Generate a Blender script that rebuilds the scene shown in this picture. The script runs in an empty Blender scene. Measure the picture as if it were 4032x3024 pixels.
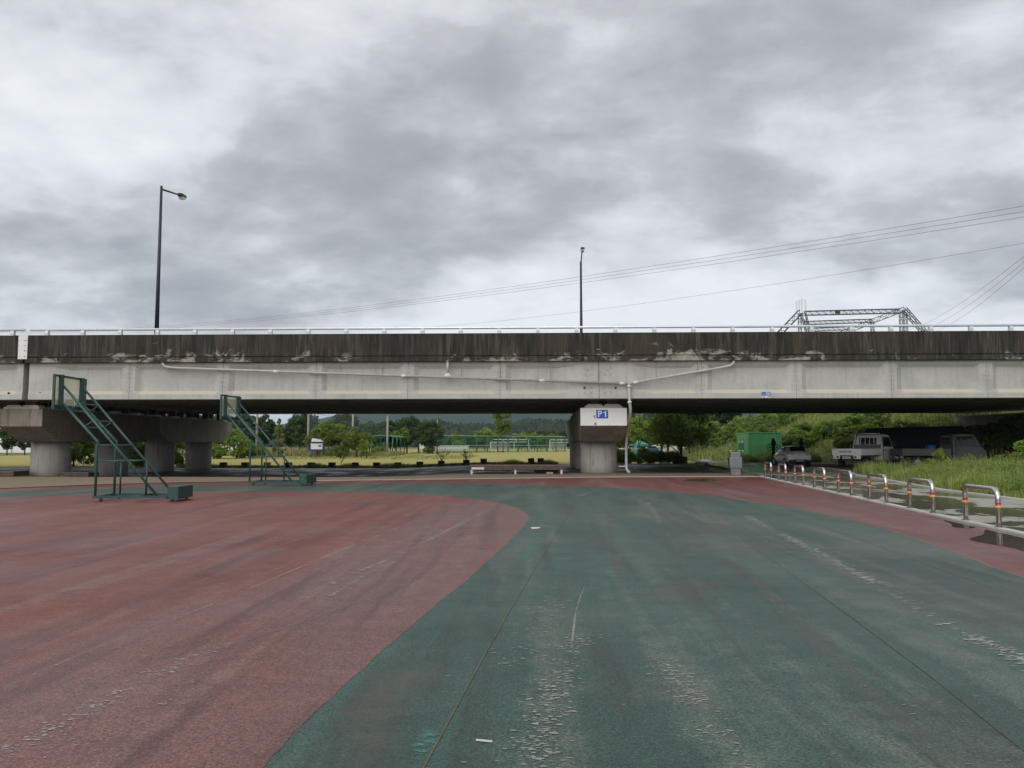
import bpy, bmesh, math, random
import numpy as np
from mathutils import Vector, Matrix
R = math.radians
scene = bpy.context.scene
COL = scene.collection

# ------------------------------------------------------------------ camera
cam_d = bpy.data.cameras.new('camera'); cam = bpy.data.objects.new('camera', cam_d); COL.objects.link(cam)
cam.location = (0, 0, 1.6)
cam.rotation_euler = (R(94.3), 0, R(1.95))
cam_d.sensor_width = 36.0; cam_d.lens = 28.12
cam_d.clip_start = 0.05; cam_d.clip_end = 20000
scene.camera = cam

# ------------------------------------------------------------------ world
SKR, SKL = -24, (3.4, 0.5, 0.0)
SUN_EL, SUN_AZ = R(36), R(203)          # azimuth clockwise from +Y: behind the camera, a little to the left
world = bpy.data.worlds.new('World'); scene.world = world; world.use_nodes = True
wt = world.node_tree; wt.nodes.clear()
def wn(t, **kw):
    n = wt.nodes.new(t)
    for k, v in kw.items():
        if k.startswith('i_'): n.inputs[k[2:].replace('_', ' ')].default_value = v
        else: setattr(n, k, v)
    return n
def wl(a, b): wt.links.new(a, b)
def wmath(op, a, b=None, c=None):
    n = wn('ShaderNodeMath', operation=op)
    for i, v in enumerate((a, b, c)):
        if v is None: continue
        if isinstance(v, (int, float)): n.inputs[i].default_value = v
        else: wl(v, n.inputs[i])
    return n.outputs[0]
sky = wn('ShaderNodeTexSky', sky_type='NISHITA'); sky.sun_disc = False
sky.sun_elevation = SUN_EL; sky.sun_rotation = SUN_AZ
skyb = wn('ShaderNodeVectorMath', operation='SCALE'); wl(sky.outputs[0], skyb.inputs[0]); skyb.inputs['Scale'].default_value = 0.09
tc = wn('ShaderNodeTexCoord'); sx = wn('ShaderNodeSeparateXYZ'); wl(tc.outputs['Generated'], sx.inputs[0])
zz = wmath('ADD', wmath('MAXIMUM', sx.outputs[2], 0.0), 0.30)
cx = wn('ShaderNodeCombineXYZ'); wl(wmath('DIVIDE', sx.outputs[0], zz), cx.inputs[0]); wl(wmath('DIVIDE', sx.outputs[1], zz), cx.inputs[1])
def wmap(rot, loc, sc):
    m = wn('ShaderNodeMapping'); wl(cx.outputs[0], m.inputs[0]); m.inputs['Rotation'].default_value = (0, 0, R(rot)); m.inputs['Location'].default_value = loc; m.inputs['Scale'].default_value = sc; return m.outputs[0]
def wnoise(v, sc, det, ro, di):
    n = wn('ShaderNodeTexNoise', i_Scale=sc, i_Detail=det, i_Roughness=ro, i_Distortion=di); wl(v, n.inputs['Vector']); return n.outputs[0]
mA = wmap(SKR, SKL, (0.8, 1.25, 1)); mB = wmap(10, (7.3, 1.9, 4.0), (1, 1.15, 1))
big = wnoise(mA, 0.85, 4.0, 0.45, 0.15)                       # broad banks of cloud
puff = wnoise(mB, 2.9, 9.0, 0.52, 0.12)                     # lumps inside them
fine = wnoise(mB, 6.5, 9.0, 0.6, 0.25)
mix = wmath('ADD', wmath('ADD', wmath('MULTIPLY', big, 0.52), wmath('MULTIPLY', puff, 0.33)), wmath('MULTIPLY', fine, 0.15))
mix = wmath('SUBTRACT', mix, wmath('MULTIPLY', wmath('SUBTRACT', 1.0, wmath('MINIMUM', wmath('MULTIPLY', wmath('MAXIMUM', sx.outputs[2], 0.0), 3.2), 1.0)), 0.075))   # clouds pale towards the horizon
cr = wn('ShaderNodeValToRGB'); wl(mix, cr.inputs[0])
E_ = cr.color_ramp.elements
E_[0].position = 0.40; E_[0].color = (0.665, 0.685, 0.708, 1)
E_[1].position = 0.62; E_[1].color = (0.27, 0.281, 0.30, 1)
for p_, c_ in ((0.445, (0.592, 0.612, 0.636, 1)), (0.485, (0.508, 0.526, 0.549, 1)), (0.515, (0.415, 0.430, 0.449, 1)), (0.56, (0.33, 0.342, 0.358, 1))):
    e = cr.color_ramp.elements.new(p_); e.color = c_
mx = wn('ShaderNodeMix', data_type='RGBA'); mx.inputs[0].default_value = 0.95
wl(skyb.outputs[0], mx.inputs[6]); wl(cr.outputs[0], mx.inputs[7])
bg = wn('ShaderNodeBackground'); wl(mx.outputs[2], bg.inputs[0]); bg.inputs[1].default_value = 1.04
wo = wn('ShaderNodeOutputWorld'); wl(bg.outputs[0], wo.inputs[0])

# ------------------------------------------------------------------ sun (overcast: weak and very soft)
sd = bpy.data.lights.new('sun', 'SUN'); sd.energy = 1.5; sd.angle = R(70); sd.color = (1.0, 0.97, 0.93)
so = bpy.data.objects.new('sun', sd); COL.objects.link(so)
sdir = Vector((math.sin(SUN_AZ) * math.cos(SUN_EL), math.cos(SUN_AZ) * math.cos(SUN_EL), math.sin(SUN_EL)))
so.rotation_euler = sdir.to_track_quat('Z', 'Y').to_euler(); so.location = (0, 0, 60)

vs = scene.view_settings
vs.view_transform = 'Standard'; vs.look = 'None'; vs.gamma = 1.0; vs.exposure = 0.42; vs.use_curve_mapping = False
scene.cycles.volume_step_rate = 4.0
scene.cycles.max_bounces = 8; scene.cycles.transparent_max_bounces = 16; scene.cycles.volume_bounces = 0

# ------------------------------------------------------------------ terrain height
def sst(a, b, v):
    t = np.clip((np.asarray(v, float) - a) / (b - a), 0, 1); return t * t * (3 - 2 * t)
def hz(X, Y):
    X = np.asarray(X, float); Y = np.asarray(Y, float)
    z = -0.45 * sst(-3, -13, X) * sst(38, 45, Y) * (1 - sst(72, 105, Y))
    z = z - 0.14 * sst(52, 66, Y) * (1 - sst(72, 105, Y)) * (1 - sst(11, 15, X)) * sst(-12, -3, X)
    kx = np.interp(Y, [12, 20, 28, 34, 41, 47], [12.6, 13.3, 13.7, 14.8, 15.9, 16.9])
    z = z + np.clip((X - kx - .4) * 0.10, 0, 0.82) * (1 - sst(39, 44, Y)) * sst(5, 12, Y)
    z = z + 0.2 * sst(39, 44, Y) * (1 - sst(51, 58, Y)) * sst(15, 18, X)
    toe = np.interp(Y, [30, 66, 84, 95, 140], [30, 29, 18.8, 18.2, 22])
    toe = np.where(Y < 40, 60, toe)
    m = np.clip((X - toe) * 0.42, 0, 6.3)
    m = m * sst(42, 56, Y) * (1 - sst(150, 210, Y))
    return z + m
def h1(x, y): return float(hz(x, y))

# ------------------------------------------------------------------ helpers
def link(o, parent=None):
    COL.objects.link(o)
    if parent is not None: o.parent = parent
    return o
def tag(o, label=None, cat=None, group=None, kind=None):
    if label: o['label'] = label
    if cat: o['category'] = cat
    if group: o['group'] = group
    if kind: o['kind'] = kind
    return o
def empty(name, loc, rz=0, label=None, cat=None, group=None):
    o = bpy.data.objects.new(name, None); o.empty_display_size = 0.2
    o.location = loc; o.rotation_euler = (0, 0, rz); link(o); return tag(o, label, cat, group)
def copy_tree(o, parent=None):
    c = o.copy(); COL.objects.link(c); c.parent = parent
    for ch in list(o.children): copy_tree(ch, c)
    return c

class MB:
    def __init__(s): s.v = []; s.f = []; s.sm = []
    def add(s, vs_, fs, smooth=False):
        b = len(s.v); s.v += [tuple(v) for v in vs_]; s.f += [tuple(b + i for i in f) for f in fs]; s.sm += [smooth] * len(fs); return s
    def box(s, x0, x1, y0, y1, z0, z1):
        return s.add([(x0,y0,z0),(x1,y0,z0),(x1,y1,z0),(x0,y1,z0),(x0,y0,z1),(x1,y0,z1),(x1,y1,z1),(x0,y1,z1)],
                     [(0,3,2,1),(4,5,6,7),(0,1,5,4),(1,2,6,5),(2,3,7,6),(3,0,4,7)])
    def quad(s, a, b, c, d): return s.add([a, b, c, d], [(0, 1, 2, 3)])
    def tube(s, pts, r, n=8, cap=True, smooth=True):
        pts = [Vector(p) for p in pts]; N = len(pts)
        rs = r if isinstance(r, (list, tuple)) else [r] * N
        ring = []; up0 = None
        for i, p in enumerate(pts):
            d = (pts[min(i + 1, N - 1)] - pts[max(i - 1, 0)])
            d = d.normalized() if d.length > 1e-9 else Vector((0, 0, 1))
            if up0 is None:
                up0 = d.orthogonal().normalized()
            else:
                up0 = (up0 - d * up0.dot(d))
                up0 = up0.normalized() if up0.length > 1e-6 else d.orthogonal().normalized()
            w = d.cross(up0)
            for k in range(n):
                a = 2 * math.pi * (k + .5) / n
                ring.append(p + (up0 * math.cos(a) + w * math.sin(a)) * rs[i])
        fs = []
        for i in range(N - 1):
            for k in range(n):
                fs.append((i * n + k, i * n + (k + 1) % n, (i + 1) * n + (k + 1) % n, (i + 1) * n + k))
        b = len(s.v); s.add(ring, fs, smooth)
        if cap:
            s.f.append(tuple(b + k for k in reversed(range(n)))); s.sm.append(False)
            s.f.append(tuple(b + (N - 1) * n + k for k in range(n))); s.sm.append(False)
        return s
    def bar(s, a, b, w, h=None):          # square bar
        a = Vector(a); b = Vector(b); d = (b - a).normalized(); h = h or w
        up = Vector((0, 0, 1)) if abs(d.z) < 0.95 else Vector((0, 1, 0))
        x = d.cross(up).normalized() * (w / 2); y = x.cross(d).normalized() * (h / 2)
        vs_ = [a - x - y, a + x - y, a + x + y, a - x + y, b - x - y, b + x - y, b + x + y, b - x + y]
        return s.add(vs_, [(0,3,2,1),(4,5,6,7),(0,1,5,4),(1,2,6,5),(2,3,7,6),(3,0,4,7)])
    def prism(s, poly, ax, a, b):         # poly: 2D points, extruded along axis ax from a to b
        def P(q, t): return {'x': (t, q[0], q[1]), 'y': (q[0], t, q[1]), 'z': (q[0], q[1], t)}[ax]
        n = len(poly)
        return s.add([P(q, a) for q in poly] + [P(q, b) for q in poly],
                     [tuple(range(n))[::-1], tuple(range(n, 2 * n))] + [(i, (i + 1) % n, n + (i + 1) % n, n + i) for i in range(n)])
    def loft(s, rings, close=True, cap=True, smooth=False):
        n = len(rings[0]); fs = []
        for i in range(len(rings) - 1):
            for k in range(n if close else n - 1):
                fs.append((i * n + k, i * n + (k + 1) % n, (i + 1) * n + (k + 1) % n, (i + 1) * n + k))
        b = len(s.v); s.add([p for r_ in rings for p in r_], fs, smooth)
        if cap:
            s.f.append(tuple(b + k for k in reversed(range(n)))); s.sm.append(False)
            s.f.append(tuple(b + (len(rings) - 1) * n + k for k in range(n))); s.sm.append(False)
        return s
    def mesh(s, name, mat):
        me = bpy.data.meshes.new(name); me.from_pydata(s.v, [], s.f); me.update()
        bm = bmesh.new(); bm.from_mesh(me); bmesh.ops.recalc_face_normals(bm, faces=bm.faces); bm.to_mesh(me); bm.free()
        me.polygons.foreach_set('use_smooth', s.sm)
        if mat: me.materials.append(mat)
        return me
    def build(s, name, mat, parent=None, bevel=0, loc=None):
        o = bpy.data.objects.new(name, s.mesh(name, mat)); link(o, parent)
        if loc: o.location = loc
        if bevel:
            m = o.modifiers.new('bevel', 'BEVEL'); m.width = bevel; m.segments = 2; m.limit_method = 'ANGLE'; m.angle_limit = R(35)
        return o
def meshobj(name, me, parent=None, loc=(0, 0, 0), rot=(0, 0, 0), scale=(1, 1, 1)):
    o = bpy.data.objects.new(name, me); link(o, parent); o.location = loc; o.rotation_euler = rot; o.scale = scale; return o
def npmesh(name, V, F, mat):                # V (n,3) numpy, F (m,k) numpy, k = 3 or 4
    me = bpy.data.meshes.new(name); V = np.asarray(V, np.float32); F = np.asarray(F, np.int32); k = F.shape[1]
    me.vertices.add(len(V)); me.vertices.foreach_set('co', V.ravel())
    me.loops.add(F.size); me.loops.foreach_set('vertex_index', F.ravel())
    me.polygons.add(len(F)); me.polygons.foreach_set('loop_start', np.arange(0, F.size, k, dtype=np.int32)); me.polygons.foreach_set('loop_total', np.full(len(F), k, np.int32))
    me.update(calc_edges=True); me.validate()
    if mat: me.materials.append(mat)
    return me
def catmull(pts, n=8, closed=False):
    out = []; N = len(pts); P = [np.array(p, float) for p in pts]
    rng = range(N) if closed else range(N - 1)
    for i in rng:
        p0 = P[(i - 1) % N] if closed or i > 0 else P[0]; p1 = P[i]; p2 = P[(i + 1) % N]; p3 = P[(i + 2) % N] if closed or i + 2 < N else P[-1]
        for k in range(n):
            t = k / n
            out.append(tuple(0.5 * ((2 * p1) + (-p0 + p2) * t + (2 * p0 - 5 * p1 + 4 * p2 - p3) * t * t + (-p0 + 3 * p1 - 3 * p2 + p3) * t ** 3)))
    if not closed: out.append(tuple(P[-1]))
    return out
def sheet(name, poly, z, mat, kind='structure'):
    from mathutils.geometry import tessellate_polygon
    tris = tessellate_polygon([[Vector((p[0], p[1], 0)) for p in poly]])
    me = bpy.data.meshes.new(name); me.from_pydata([(p[0], p[1], z) for p in poly], [], [tuple(t) for t in tris]); me.update()
    bm = bmesh.new(); bm.from_mesh(me)
    for f in bm.faces:
        f.normal_update()
        if f.normal.z < 0: f.normal_flip()
    bm.to_mesh(me); bm.free(); me.materials.append(mat)
    o = meshobj(name, me); return tag(o, kind=kind)
def drape(name, xs, ys, off, mat, inside=None):   # a grid that follows the terrain
    xs = np.asarray(xs); ys = np.asarray(ys); XX, YY = np.meshgrid(xs, ys)
    ZZ = hz(XX, YY) + off; V = np.stack([XX, YY, ZZ], -1).reshape(-1, 3)
    nx = len(xs); I, J = np.meshgrid(np.arange(len(xs) - 1), np.arange(len(ys) - 1))
    a = (J * nx + I).ravel(); F = np.stack([a, a + 1, a + 1 + nx, a + nx], -1)
    if inside is not None:
        cx_ = V[F].mean(1); F = F[inside(cx_[:, 0], cx_[:, 1])]
    me = npmesh(name, V, F, mat); me.polygons.foreach_set('use_smooth', [True] * len(me.polygons))
    return tag(meshobj(name, me), kind='structure')
def strip(name, left, right, off, mat, sub=6):     # a band between two polylines that follows the terrain
    L = np.array(left, float); Rr = np.array(right, float); n = len(L); V = []; F = []
    for i in range(n):
        for k in range(sub + 1):
            p = L[i] + (Rr[i] - L[i]) * k / sub; V.append((p[0], p[1], h1(p[0], p[1]) + off))
    for i in range(n - 1):
        for k in range(sub):
            a = i * (sub + 1) + k; F.append((a, a + 1, a + sub + 2, a + sub + 1))
    me = bpy.data.meshes.new(name); me.from_pydata(V, [], F); me.update()
    bm = bmesh.new(); bm.from_mesh(me)
    for f in bm.faces:
        f.normal_update()
        if f.normal.z < 0: f.normal_flip()
    bm.to_mesh(me); bm.free(); me.materials.append(mat)
    return tag(meshobj(name, me), kind='structure')
def resample(pts, n):
    P = np.array(pts, float); d = np.r_[0, np.cumsum(np.linalg.norm(np.diff(P, axis=0), axis=1))]; t = np.linspace(0, d[-1], n)
    return np.stack([np.interp(t, d, P[:, 0]), np.interp(t, d, P[:, 1])], -1)
def ribbon(name, pts, w, z, mat):
    P = resample(catmull(pts, 6), max(12, len(pts) * 6)); T = np.gradient(P, axis=0); T /= np.linalg.norm(T, axis=1)[:, None] + 1e-9
    Nn = np.stack([-T[:, 1], T[:, 0]], -1) * w / 2
    V = [(a[0], a[1], z) for a in P - Nn] + [(a[0], a[1], z) for a in P + Nn]; n = len(P)
    me = bpy.data.meshes.new(name); me.from_pydata(V, [], [(i, i + 1, n + i + 1, n + i) for i in range(n - 1)]); me.update()
    uv = me.uv_layers.new(name='UVMap'); vi = np.zeros(len(me.loops), np.int32); me.loops.foreach_get('vertex_index', vi)
    uv.data.foreach_set('uv', np.stack([(vi >= n).astype(np.float32), (vi % n) / (n - 1.0)], -1).astype(np.float32).ravel())
    me.materials.append(mat); return tag(meshobj(name, me), kind='structure')
def text_mesh(name, body, size, mat, extrude=0.004, bold=0.0):
    cu = bpy.data.curves.new(name, 'FONT'); cu.body = body; cu.size = size; cu.extrude = extrude; cu.align_x = 'CENTER'; cu.align_y = 'CENTER'; cu.offset = bold
    o = bpy.data.objects.new('tmp', cu); COL.objects.link(o)
    dg = bpy.context.evaluated_depsgraph_get(); me = bpy.data.meshes.new_from_object(o.evaluated_get(dg))
    bpy.data.objects.remove(o); me.materials.clear(); me.materials.append(mat); me.name = name; return me

# ------------------------------------------------------------------ materials
class G:
    def __init__(s, name, base=(.5, .5, .5), rough=.7, metal=0, spec=None):
        s.m = bpy.data.materials.new(name); s.m.use_nodes = True; s.t = s.m.node_tree; s.b = s.t.nodes['Principled BSDF']
        s.b.inputs['Base Color'].default_value = (*base, 1); s.b.inputs['Roughness'].default_value = rough; s.b.inputs['Metallic'].default_value = metal
        if spec is not None: s.b.inputs['Specular IOR Level'].default_value = spec
        s.pos = None
    def n(s, t, **kw):
        n = s.t.nodes.new(t)
        for k, v in kw.items():
            if k.startswith('i_'): n.inputs[k[2:].replace('_', ' ')].default_value = v
            else: setattr(n, k, v)
        return n
    def l(s, a, b): s.t.links.new(a, b)
    def P(s, scale=(1, 1, 1), rot=(0, 0, 0), obj=False, loc=(0, 0, 0)):
        m = s.n('ShaderNodeMapping'); m.inputs['Scale'].default_value = scale; m.inputs['Rotation'].default_value = rot; m.inputs['Location'].default_value = loc
        if obj: s.l(s.n('ShaderNodeTexCoord').outputs['Object'], m.inputs[0])
        else: s.l(s.n('ShaderNodeNewGeometry').outputs['Position'], m.inputs[0])
        return m.outputs[0]
    def noise(s, vec, scale, detail=4, rough=.55, dist=0):
        n = s.n('ShaderNodeTexNoise', i_Scale=scale, i_Detail=detail, i_Roughness=rough, i_Distortion=dist); s.l(vec, n.inputs['Vector']); return n.outputs[0]
    def ramp(s, v, *st, interp='LINEAR'):
        r = s.n('ShaderNodeValToRGB'); s.l(v, r.inputs[0]); r.color_ramp.interpolation = interp; e = r.color_ramp.elements
        f = lambda c: (c, c, c, 1) if isinstance(c, (int, float)) else (*c, 1)
        e[0].position, e[0].color = st[0][0], f(st[0][1]); e[1].position, e[1].color = st[-1][0], f(st[-1][1])
        for p, c in st[1:-1]: q = e.new(p); q.color = f(c)
        return r.outputs[0]
    def mix(s, f, a, b, mode='MIX'):
        m = s.n('ShaderNodeMix', data_type='RGBA', blend_type=mode)
        for v, i in ((f, 0), (a, 6), (b, 7)):
            if isinstance(v, (int, float)): m.inputs[i].default_value = v if i == 0 else (v, v, v, 1)
            elif isinstance(v, tuple): m.inputs[i].default_value = (*v, 1)
            else: s.l(v, m.inputs[i])
        return m.outputs[2]
    def math(s, op, a, b=0.0, clamp=False):
        m = s.n('ShaderNodeMath', operation=op, use_clamp=clamp)
        for i, v in enumerate((a, b)):
            if isinstance(v, (int, float)): m.inputs[i].default_value = v
            else: s.l(v, m.inputs[i])
        return m.outputs[0]
    def color(s, c): s.l(c, s.b.inputs['Base Color']); return s
    def rough(s, c): s.l(c, s.b.inputs['Roughness']); return s
    def bump(s, h, strength=.3, dist=.01):
        b = s.n('ShaderNodeBump', i_Strength=strength, i_Distance=dist); s.l(h, b.inputs['Height']); s.l(b.outputs[0], s.b.inputs['Normal']); return s
    def alpha(s, a): s.l(a, s.b.inputs['Alpha']); return s
MAT = {}
def rough_edge(pts, amp, step, seed):
    P = resample(pts, int(np.linalg.norm(np.diff(np.array(pts), axis=0), axis=1).sum() / step)); rg = np.random.RandomState(seed); n = len(P); d = np.convolve(rg.normal(size=n + 8), np.ones(3) / 3, 'same')[:n] * amp + np.convolve(rg.normal(size=n + 40), np.ones(21) / 8, 'same')[:n] * amp
    return [(a + e, b + e * .4) for (a, b), e in zip(P, d)]
def simple(name, base, rough=.6, metal=0, var=.12, scale=3.0, bump=0.0, obj=True):
    g = G(name, base, rough, metal); v = g.P(obj=obj); n = g.noise(v, scale, 5)
    lo = tuple(c * (1 - var) for c in base); hi = tuple(min(1, c * (1 + var)) for c in base)
    g.color(g.ramp(n, (.3, lo), (.7, hi)))
    n2 = g.noise(v, scale * 4, 3); g.rough(g.ramp(n2, (.3, max(0.02, rough - .1)), (.7, min(1, rough + .1))))
    if bump: g.bump(g.noise(v, scale * 12, 3), bump, .01)
    MAT[name] = g.m; return g.m

def rubber(name, cols, dusty, dark, vivid, lane=None, pale=(.2, .15, .14)):
    g = G(name); p = g.P(); rt = (0, 0, R(3.5)); st = g.noise(g.P(scale=(1, .05, 1), rot=rt), 2.2, 6, .62, .25); sw = g.noise(g.P(scale=(1, .10, 1), rot=rt, loc=(5, 3, 0)), .75, 5, .55, .3)
    b = g.noise(g.P(scale=(1, .3, 1), rot=rt), .55, 6, .6, .7); c = g.noise(p, 3.1, 7, .7)
    col = g.mix(g.ramp(sw, (.42, 0), (.58, 1)), cols[0], cols[1])
    col = g.mix(g.ramp(g.noise(p, .16, 3, .5, .5), (.46, 0), (.58, .9)), col, vivid)
    if lane:
        xy = g.n('ShaderNodeSeparateXYZ'); g.l(p, xy.inputs[0])
        f = g.math('ADD', g.math('SUBTRACT', xy.outputs[0], g.math('MULTIPLY', xy.outputs[1], .066)), g.math('MULTIPLY', g.math('SUBTRACT', b, .5), 1.2))
        m = g.n('ShaderNodeMapRange', interpolation_type='SMOOTHSTEP'); g.l(f, m.inputs[0]); m.inputs[1].default_value = -4.0; m.inputs[2].default_value = -3.35
        col = g.mix(g.math('MULTIPLY', m.outputs[0], .8), col, lane)
    col = g.mix(g.ramp(b, (.50, 0), (.64, .85)), col, dusty)
    st2 = g.noise(g.P(scale=(1, .045, 1), rot=rt, loc=(17, 2, 0)), 1.5, 8, .68, .3)
    col = g.mix(g.ramp(st, (.50, 0), (.64, .6)), col, dark)
    col = g.mix(g.ramp(g.math('ADD', st2, g.math('MULTIPLY', g.math('SUBTRACT', c, .5), .35)), (.53, 0), (.68, .65)), col, pale)
    col = g.mix(.6, col, g.ramp(c, (.25, .7), (.75, 1.3)), 'MULTIPLY')
    sp = g.noise(p, 60, 3, .8); col = g.mix(.9, col, g.ramp(sp, (.33, .30), (.5, 1.0), (.67, 1.9)), 'MULTIPLY')
    fl = g.noise(g.P(scale=(.6, 1.4, 1)), 24, 5, .8); col = g.mix(g.ramp(g.math('ADD', fl, g.math('MULTIPLY', g.math('SUBTRACT', sw, .5), .5)), (.66, 0), (.74, .4)), col, (.33, .315, .285))
    g.color(col); g.b.inputs['Specular IOR Level'].default_value = .33
    w = g.noise(g.P(scale=(.5, .8, 1)), .38, 5, .6, .5); g.rough(g.ramp(w, (.33, .34), (.55, .5), (.75, .68)))
    g.bump(sp, .5, .006); MAT[name] = g.m
rubber('rubber_red', ((.140, .039, .029), (.165, .049, .036)), (.180, .074, .060), (.066, .029, .024), (.185, .046, .028), (.168, .092, .083), (.205, .115, .10))
rubber('rubber_red_outer', ((.145, .043, .038), (.17, .056, .049)), (.165, .08, .072), (.085, .042, .04), (.15, .052, .047), None, (.21, .13, .12))
rubber('rubber_green', ((.033, .064, .050), (.048, .088, .070)), (.092, .103, .083), (.030, .037, .030), (.036, .082, .064), None, (.115, .135, .108))

def paint_worn(name, col, lo, hi, scale=9, stretch=(1, 1, 1), edgek=1.0, amax=.8):
    g = G(name, col, .65); p = g.P(scale=stretch); n = g.noise(p, scale, 8, .82, .3); n2 = g.noise(g.P(), 1.1, 3)
    u = g.n('ShaderNodeSeparateXYZ'); tcn = g.n('ShaderNodeTexCoord'); g.l(tcn.outputs['UV'], u.inputs[0])
    e1 = g.math('ABSOLUTE', g.math('SUBTRACT', u.outputs[0], .5)); e2 = g.math('ABSOLUTE', g.math('SUBTRACT', u.outputs[1], .5))
    edge = g.math('ADD', g.math('MULTIPLY', g.math('POWER', g.math('MULTIPLY', e1, 2.0), 2.0), .24 * edgek), g.math('MULTIPLY', g.math('POWER', g.math('MULTIPLY', e2, 2.0), 6.0), .18))
    f = g.math('SUBTRACT', g.math('ADD', n, g.math('MULTIPLY', g.math('SUBTRACT', n2, .5), .5)), edge); g.alpha(g.ramp(f, (lo, 0), (hi, amax)))
    g.bump(g.noise(g.P(), 70, 2, .7), .4, .005); MAT[name] = g.m
paint_worn('worn_white', (.46, .445, .41), .535, .60, 26, (.5, 1.5, 1), .55)
paint_worn('worn_white_thin', (.40, .365, .32), .42, .58, 22, (.7, 1.0, 1), .4)
paint_worn('worn_pink', (.28, .20, .185), .44, .62, 9, (1, 1, 1), .5)
paint_worn('worn_mint', (.09, .28, .21), .46, .58, 26, (.5, 1.3, 1))
paint_worn('worn_dust', (.19, .165, .14), .22, .75, 4, (.6, 1.1, 1), 1.6, .45)

def concrete(name, lo, hi, stain, amt=.6, streak=True, rough=.85):
    g = G(name, hi, rough); p = g.P()
    col = g.mix(g.ramp(g.noise(p, .9, 6, .6), (.3, 0), (.7, 1)), lo, hi)
    if streak:
        s_ = g.noise(g.P(scale=(5, 5, .35)), 1.0, 5, .65, .2); col = g.mix(g.ramp(s_, (.52, 0), (.70, amt)), col, stain)
    col = g.mix(.5, col, g.ramp(g.noise(p, 14, 4, .7), (.25, .75), (.75, 1.2)), 'MULTIPLY')
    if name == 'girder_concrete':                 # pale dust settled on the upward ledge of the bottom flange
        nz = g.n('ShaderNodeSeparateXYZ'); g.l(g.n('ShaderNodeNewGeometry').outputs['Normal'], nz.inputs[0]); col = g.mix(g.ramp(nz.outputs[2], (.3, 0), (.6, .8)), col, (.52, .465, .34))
    g.color(col); g.bump(g.noise(p, 30, 4, .7), .25, .01); MAT[name] = g.m; return g
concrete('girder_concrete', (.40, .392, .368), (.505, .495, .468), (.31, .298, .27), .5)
concrete('pier_concrete', (.34, .32, .285), (.47, .445, .405), (.17, .155, .13), .65)
concrete('pier_brown', (.19, .16, .13), (.30, .265, .225), (.085, .066, .052), .75)
concrete('pad_concrete', (.42, .40, .34), (.52, .50, .43), (.25, .23, .18), .5)
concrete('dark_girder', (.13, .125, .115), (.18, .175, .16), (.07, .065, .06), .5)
concrete('kerb_concrete', (.40, .40, .37), (.52, .52, .48), (.36, .35, .32), .4, False)
def stained(name, bottom, zc, wid):           # weathered parapet: dark algae streaks, bare pale patches
    g = G(name, (.1, .09, .08), .9); p = g.P(); z = g.n('ShaderNodeSeparateXYZ'); g.l(p, z.inputs[0])
    st = g.noise(g.P(scale=(5.5, 5.5, .38)), 1.0, 8, .74, .2)
    dark = g.ramp(st, (.36, (.010, .0085, .0065)), (.51, (.031, .027, .020)), (.68, (.10, .086, .065)))
    dark = g.mix(g.ramp(g.noise(p, .55, 4), (.47, 0), (.62, .6)), dark, (.058, .042, .028))
    pale = g.mix(g.ramp(g.noise(p, 3.2, 4), (.3, 0), (.7, 1)), (.21, .195, .16), (.38, .36, .31))
    pn = g.math('ADD', g.noise(g.P(scale=(.62, 1, 1.0)), 1.5, 9, .74, .7), g.math('MULTIPLY', g.math('SUBTRACT', g.noise(g.P(scale=(.085, .1, .1), loc=(.9, 0, 0)), 1.0, 2, .5), .47), .55))
    hgt = g.math('MULTIPLY', g.math('SUBTRACT', zc, z.outputs[2]), wid)       # more loss of the crust low down
    f = g.math('ADD', pn, hgt)
    g.color(g.mix(g.ramp(f, (bottom, 0), (bottom + .07, 1)), dark, pale)); g.bump(g.math('ADD', g.noise(p, 24, 4, .7), g.math('MULTIPLY', f, -.3)), .4, .02); MAT[name] = g.m
stained('parapet_concrete', .655, 6.62, .28)
stained('slab_edge_concrete', .52, 6.0, .25)
simple('galvanised', (.62, .63, .64), .36, .75, .08, 5); simple('post_paint', (.62, .645, .64), .5, .1, .06, 5)
simple('rail_alu', (.80, .81, .82), .35, .35, .04, 2)
simple('pipe_grey', (.43, .415, .385), .5, 0, .12, 2)
simple('pipe_joint', (.66, .66, .65), .45, 0, .08, 4)
simple('stainless', (.60, .585, .56), .17, 1.0, .05, 3)
simple('stainless_brushed', (.22, .225, .23), .38, .9, .12, 3)
simple('green_steel', (.012, .055, .048), .42, 0, .22, 5)
simple('green_steel_light', (.03, .088, .077), .4, 0, .2, 5)
simple('rubber_black', (.018, .018, .018), .75, 0, .2, 8)
simple('band_red', (.55, .015, .03), .4, 0, .06, 6)
simple('band_orange', (.85, .33, .02), .4, 0, .06, 6)
simple('white_paint', (.74, .74, .72), .5, 0, .04, 1.2)
simple('chip_brown', (.24, .20, .175), .85, 0, .15, 14)
simple('blue_paint', (.012, .075, .40), .42, 0, .12, 4)
simple('letter_white', (.66, .74, .86), .5, 0, .05, 3)
simple('lamp_dark', (.03, .033, .04), .45, .3, .15, 3)
simple('lamp_glass', (.62, .62, .60), .25, 0, .05, 3)
simple('copper_plate', (.42, .20, .13), .5, .3, .2, 5)
simple('bearing_dark', (.02, .02, .02), .6, 0, .2, 5)
simple('wood_dark', (.085, .05, .038), .7, 0, .35, 6, .2)
simple('wood_grey', (.13, .12, .115), .75, 0, .3, 6, .2)
simple('leg_white', (.55, .55, .53), .6, 0, .1, 4)
simple('planter_dark', (.045, .038, .034), .85, 0, .35, 5, .3)
simple('planter_pale', (.36, .35, .33), .85, 0, .2, 5, .3)
simple('container_green', (.10, .32, .125), .5, 0, .12, 1.5)
simple('container_trim', (.10, .32, .13), .5, 0, .1, 2)
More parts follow.
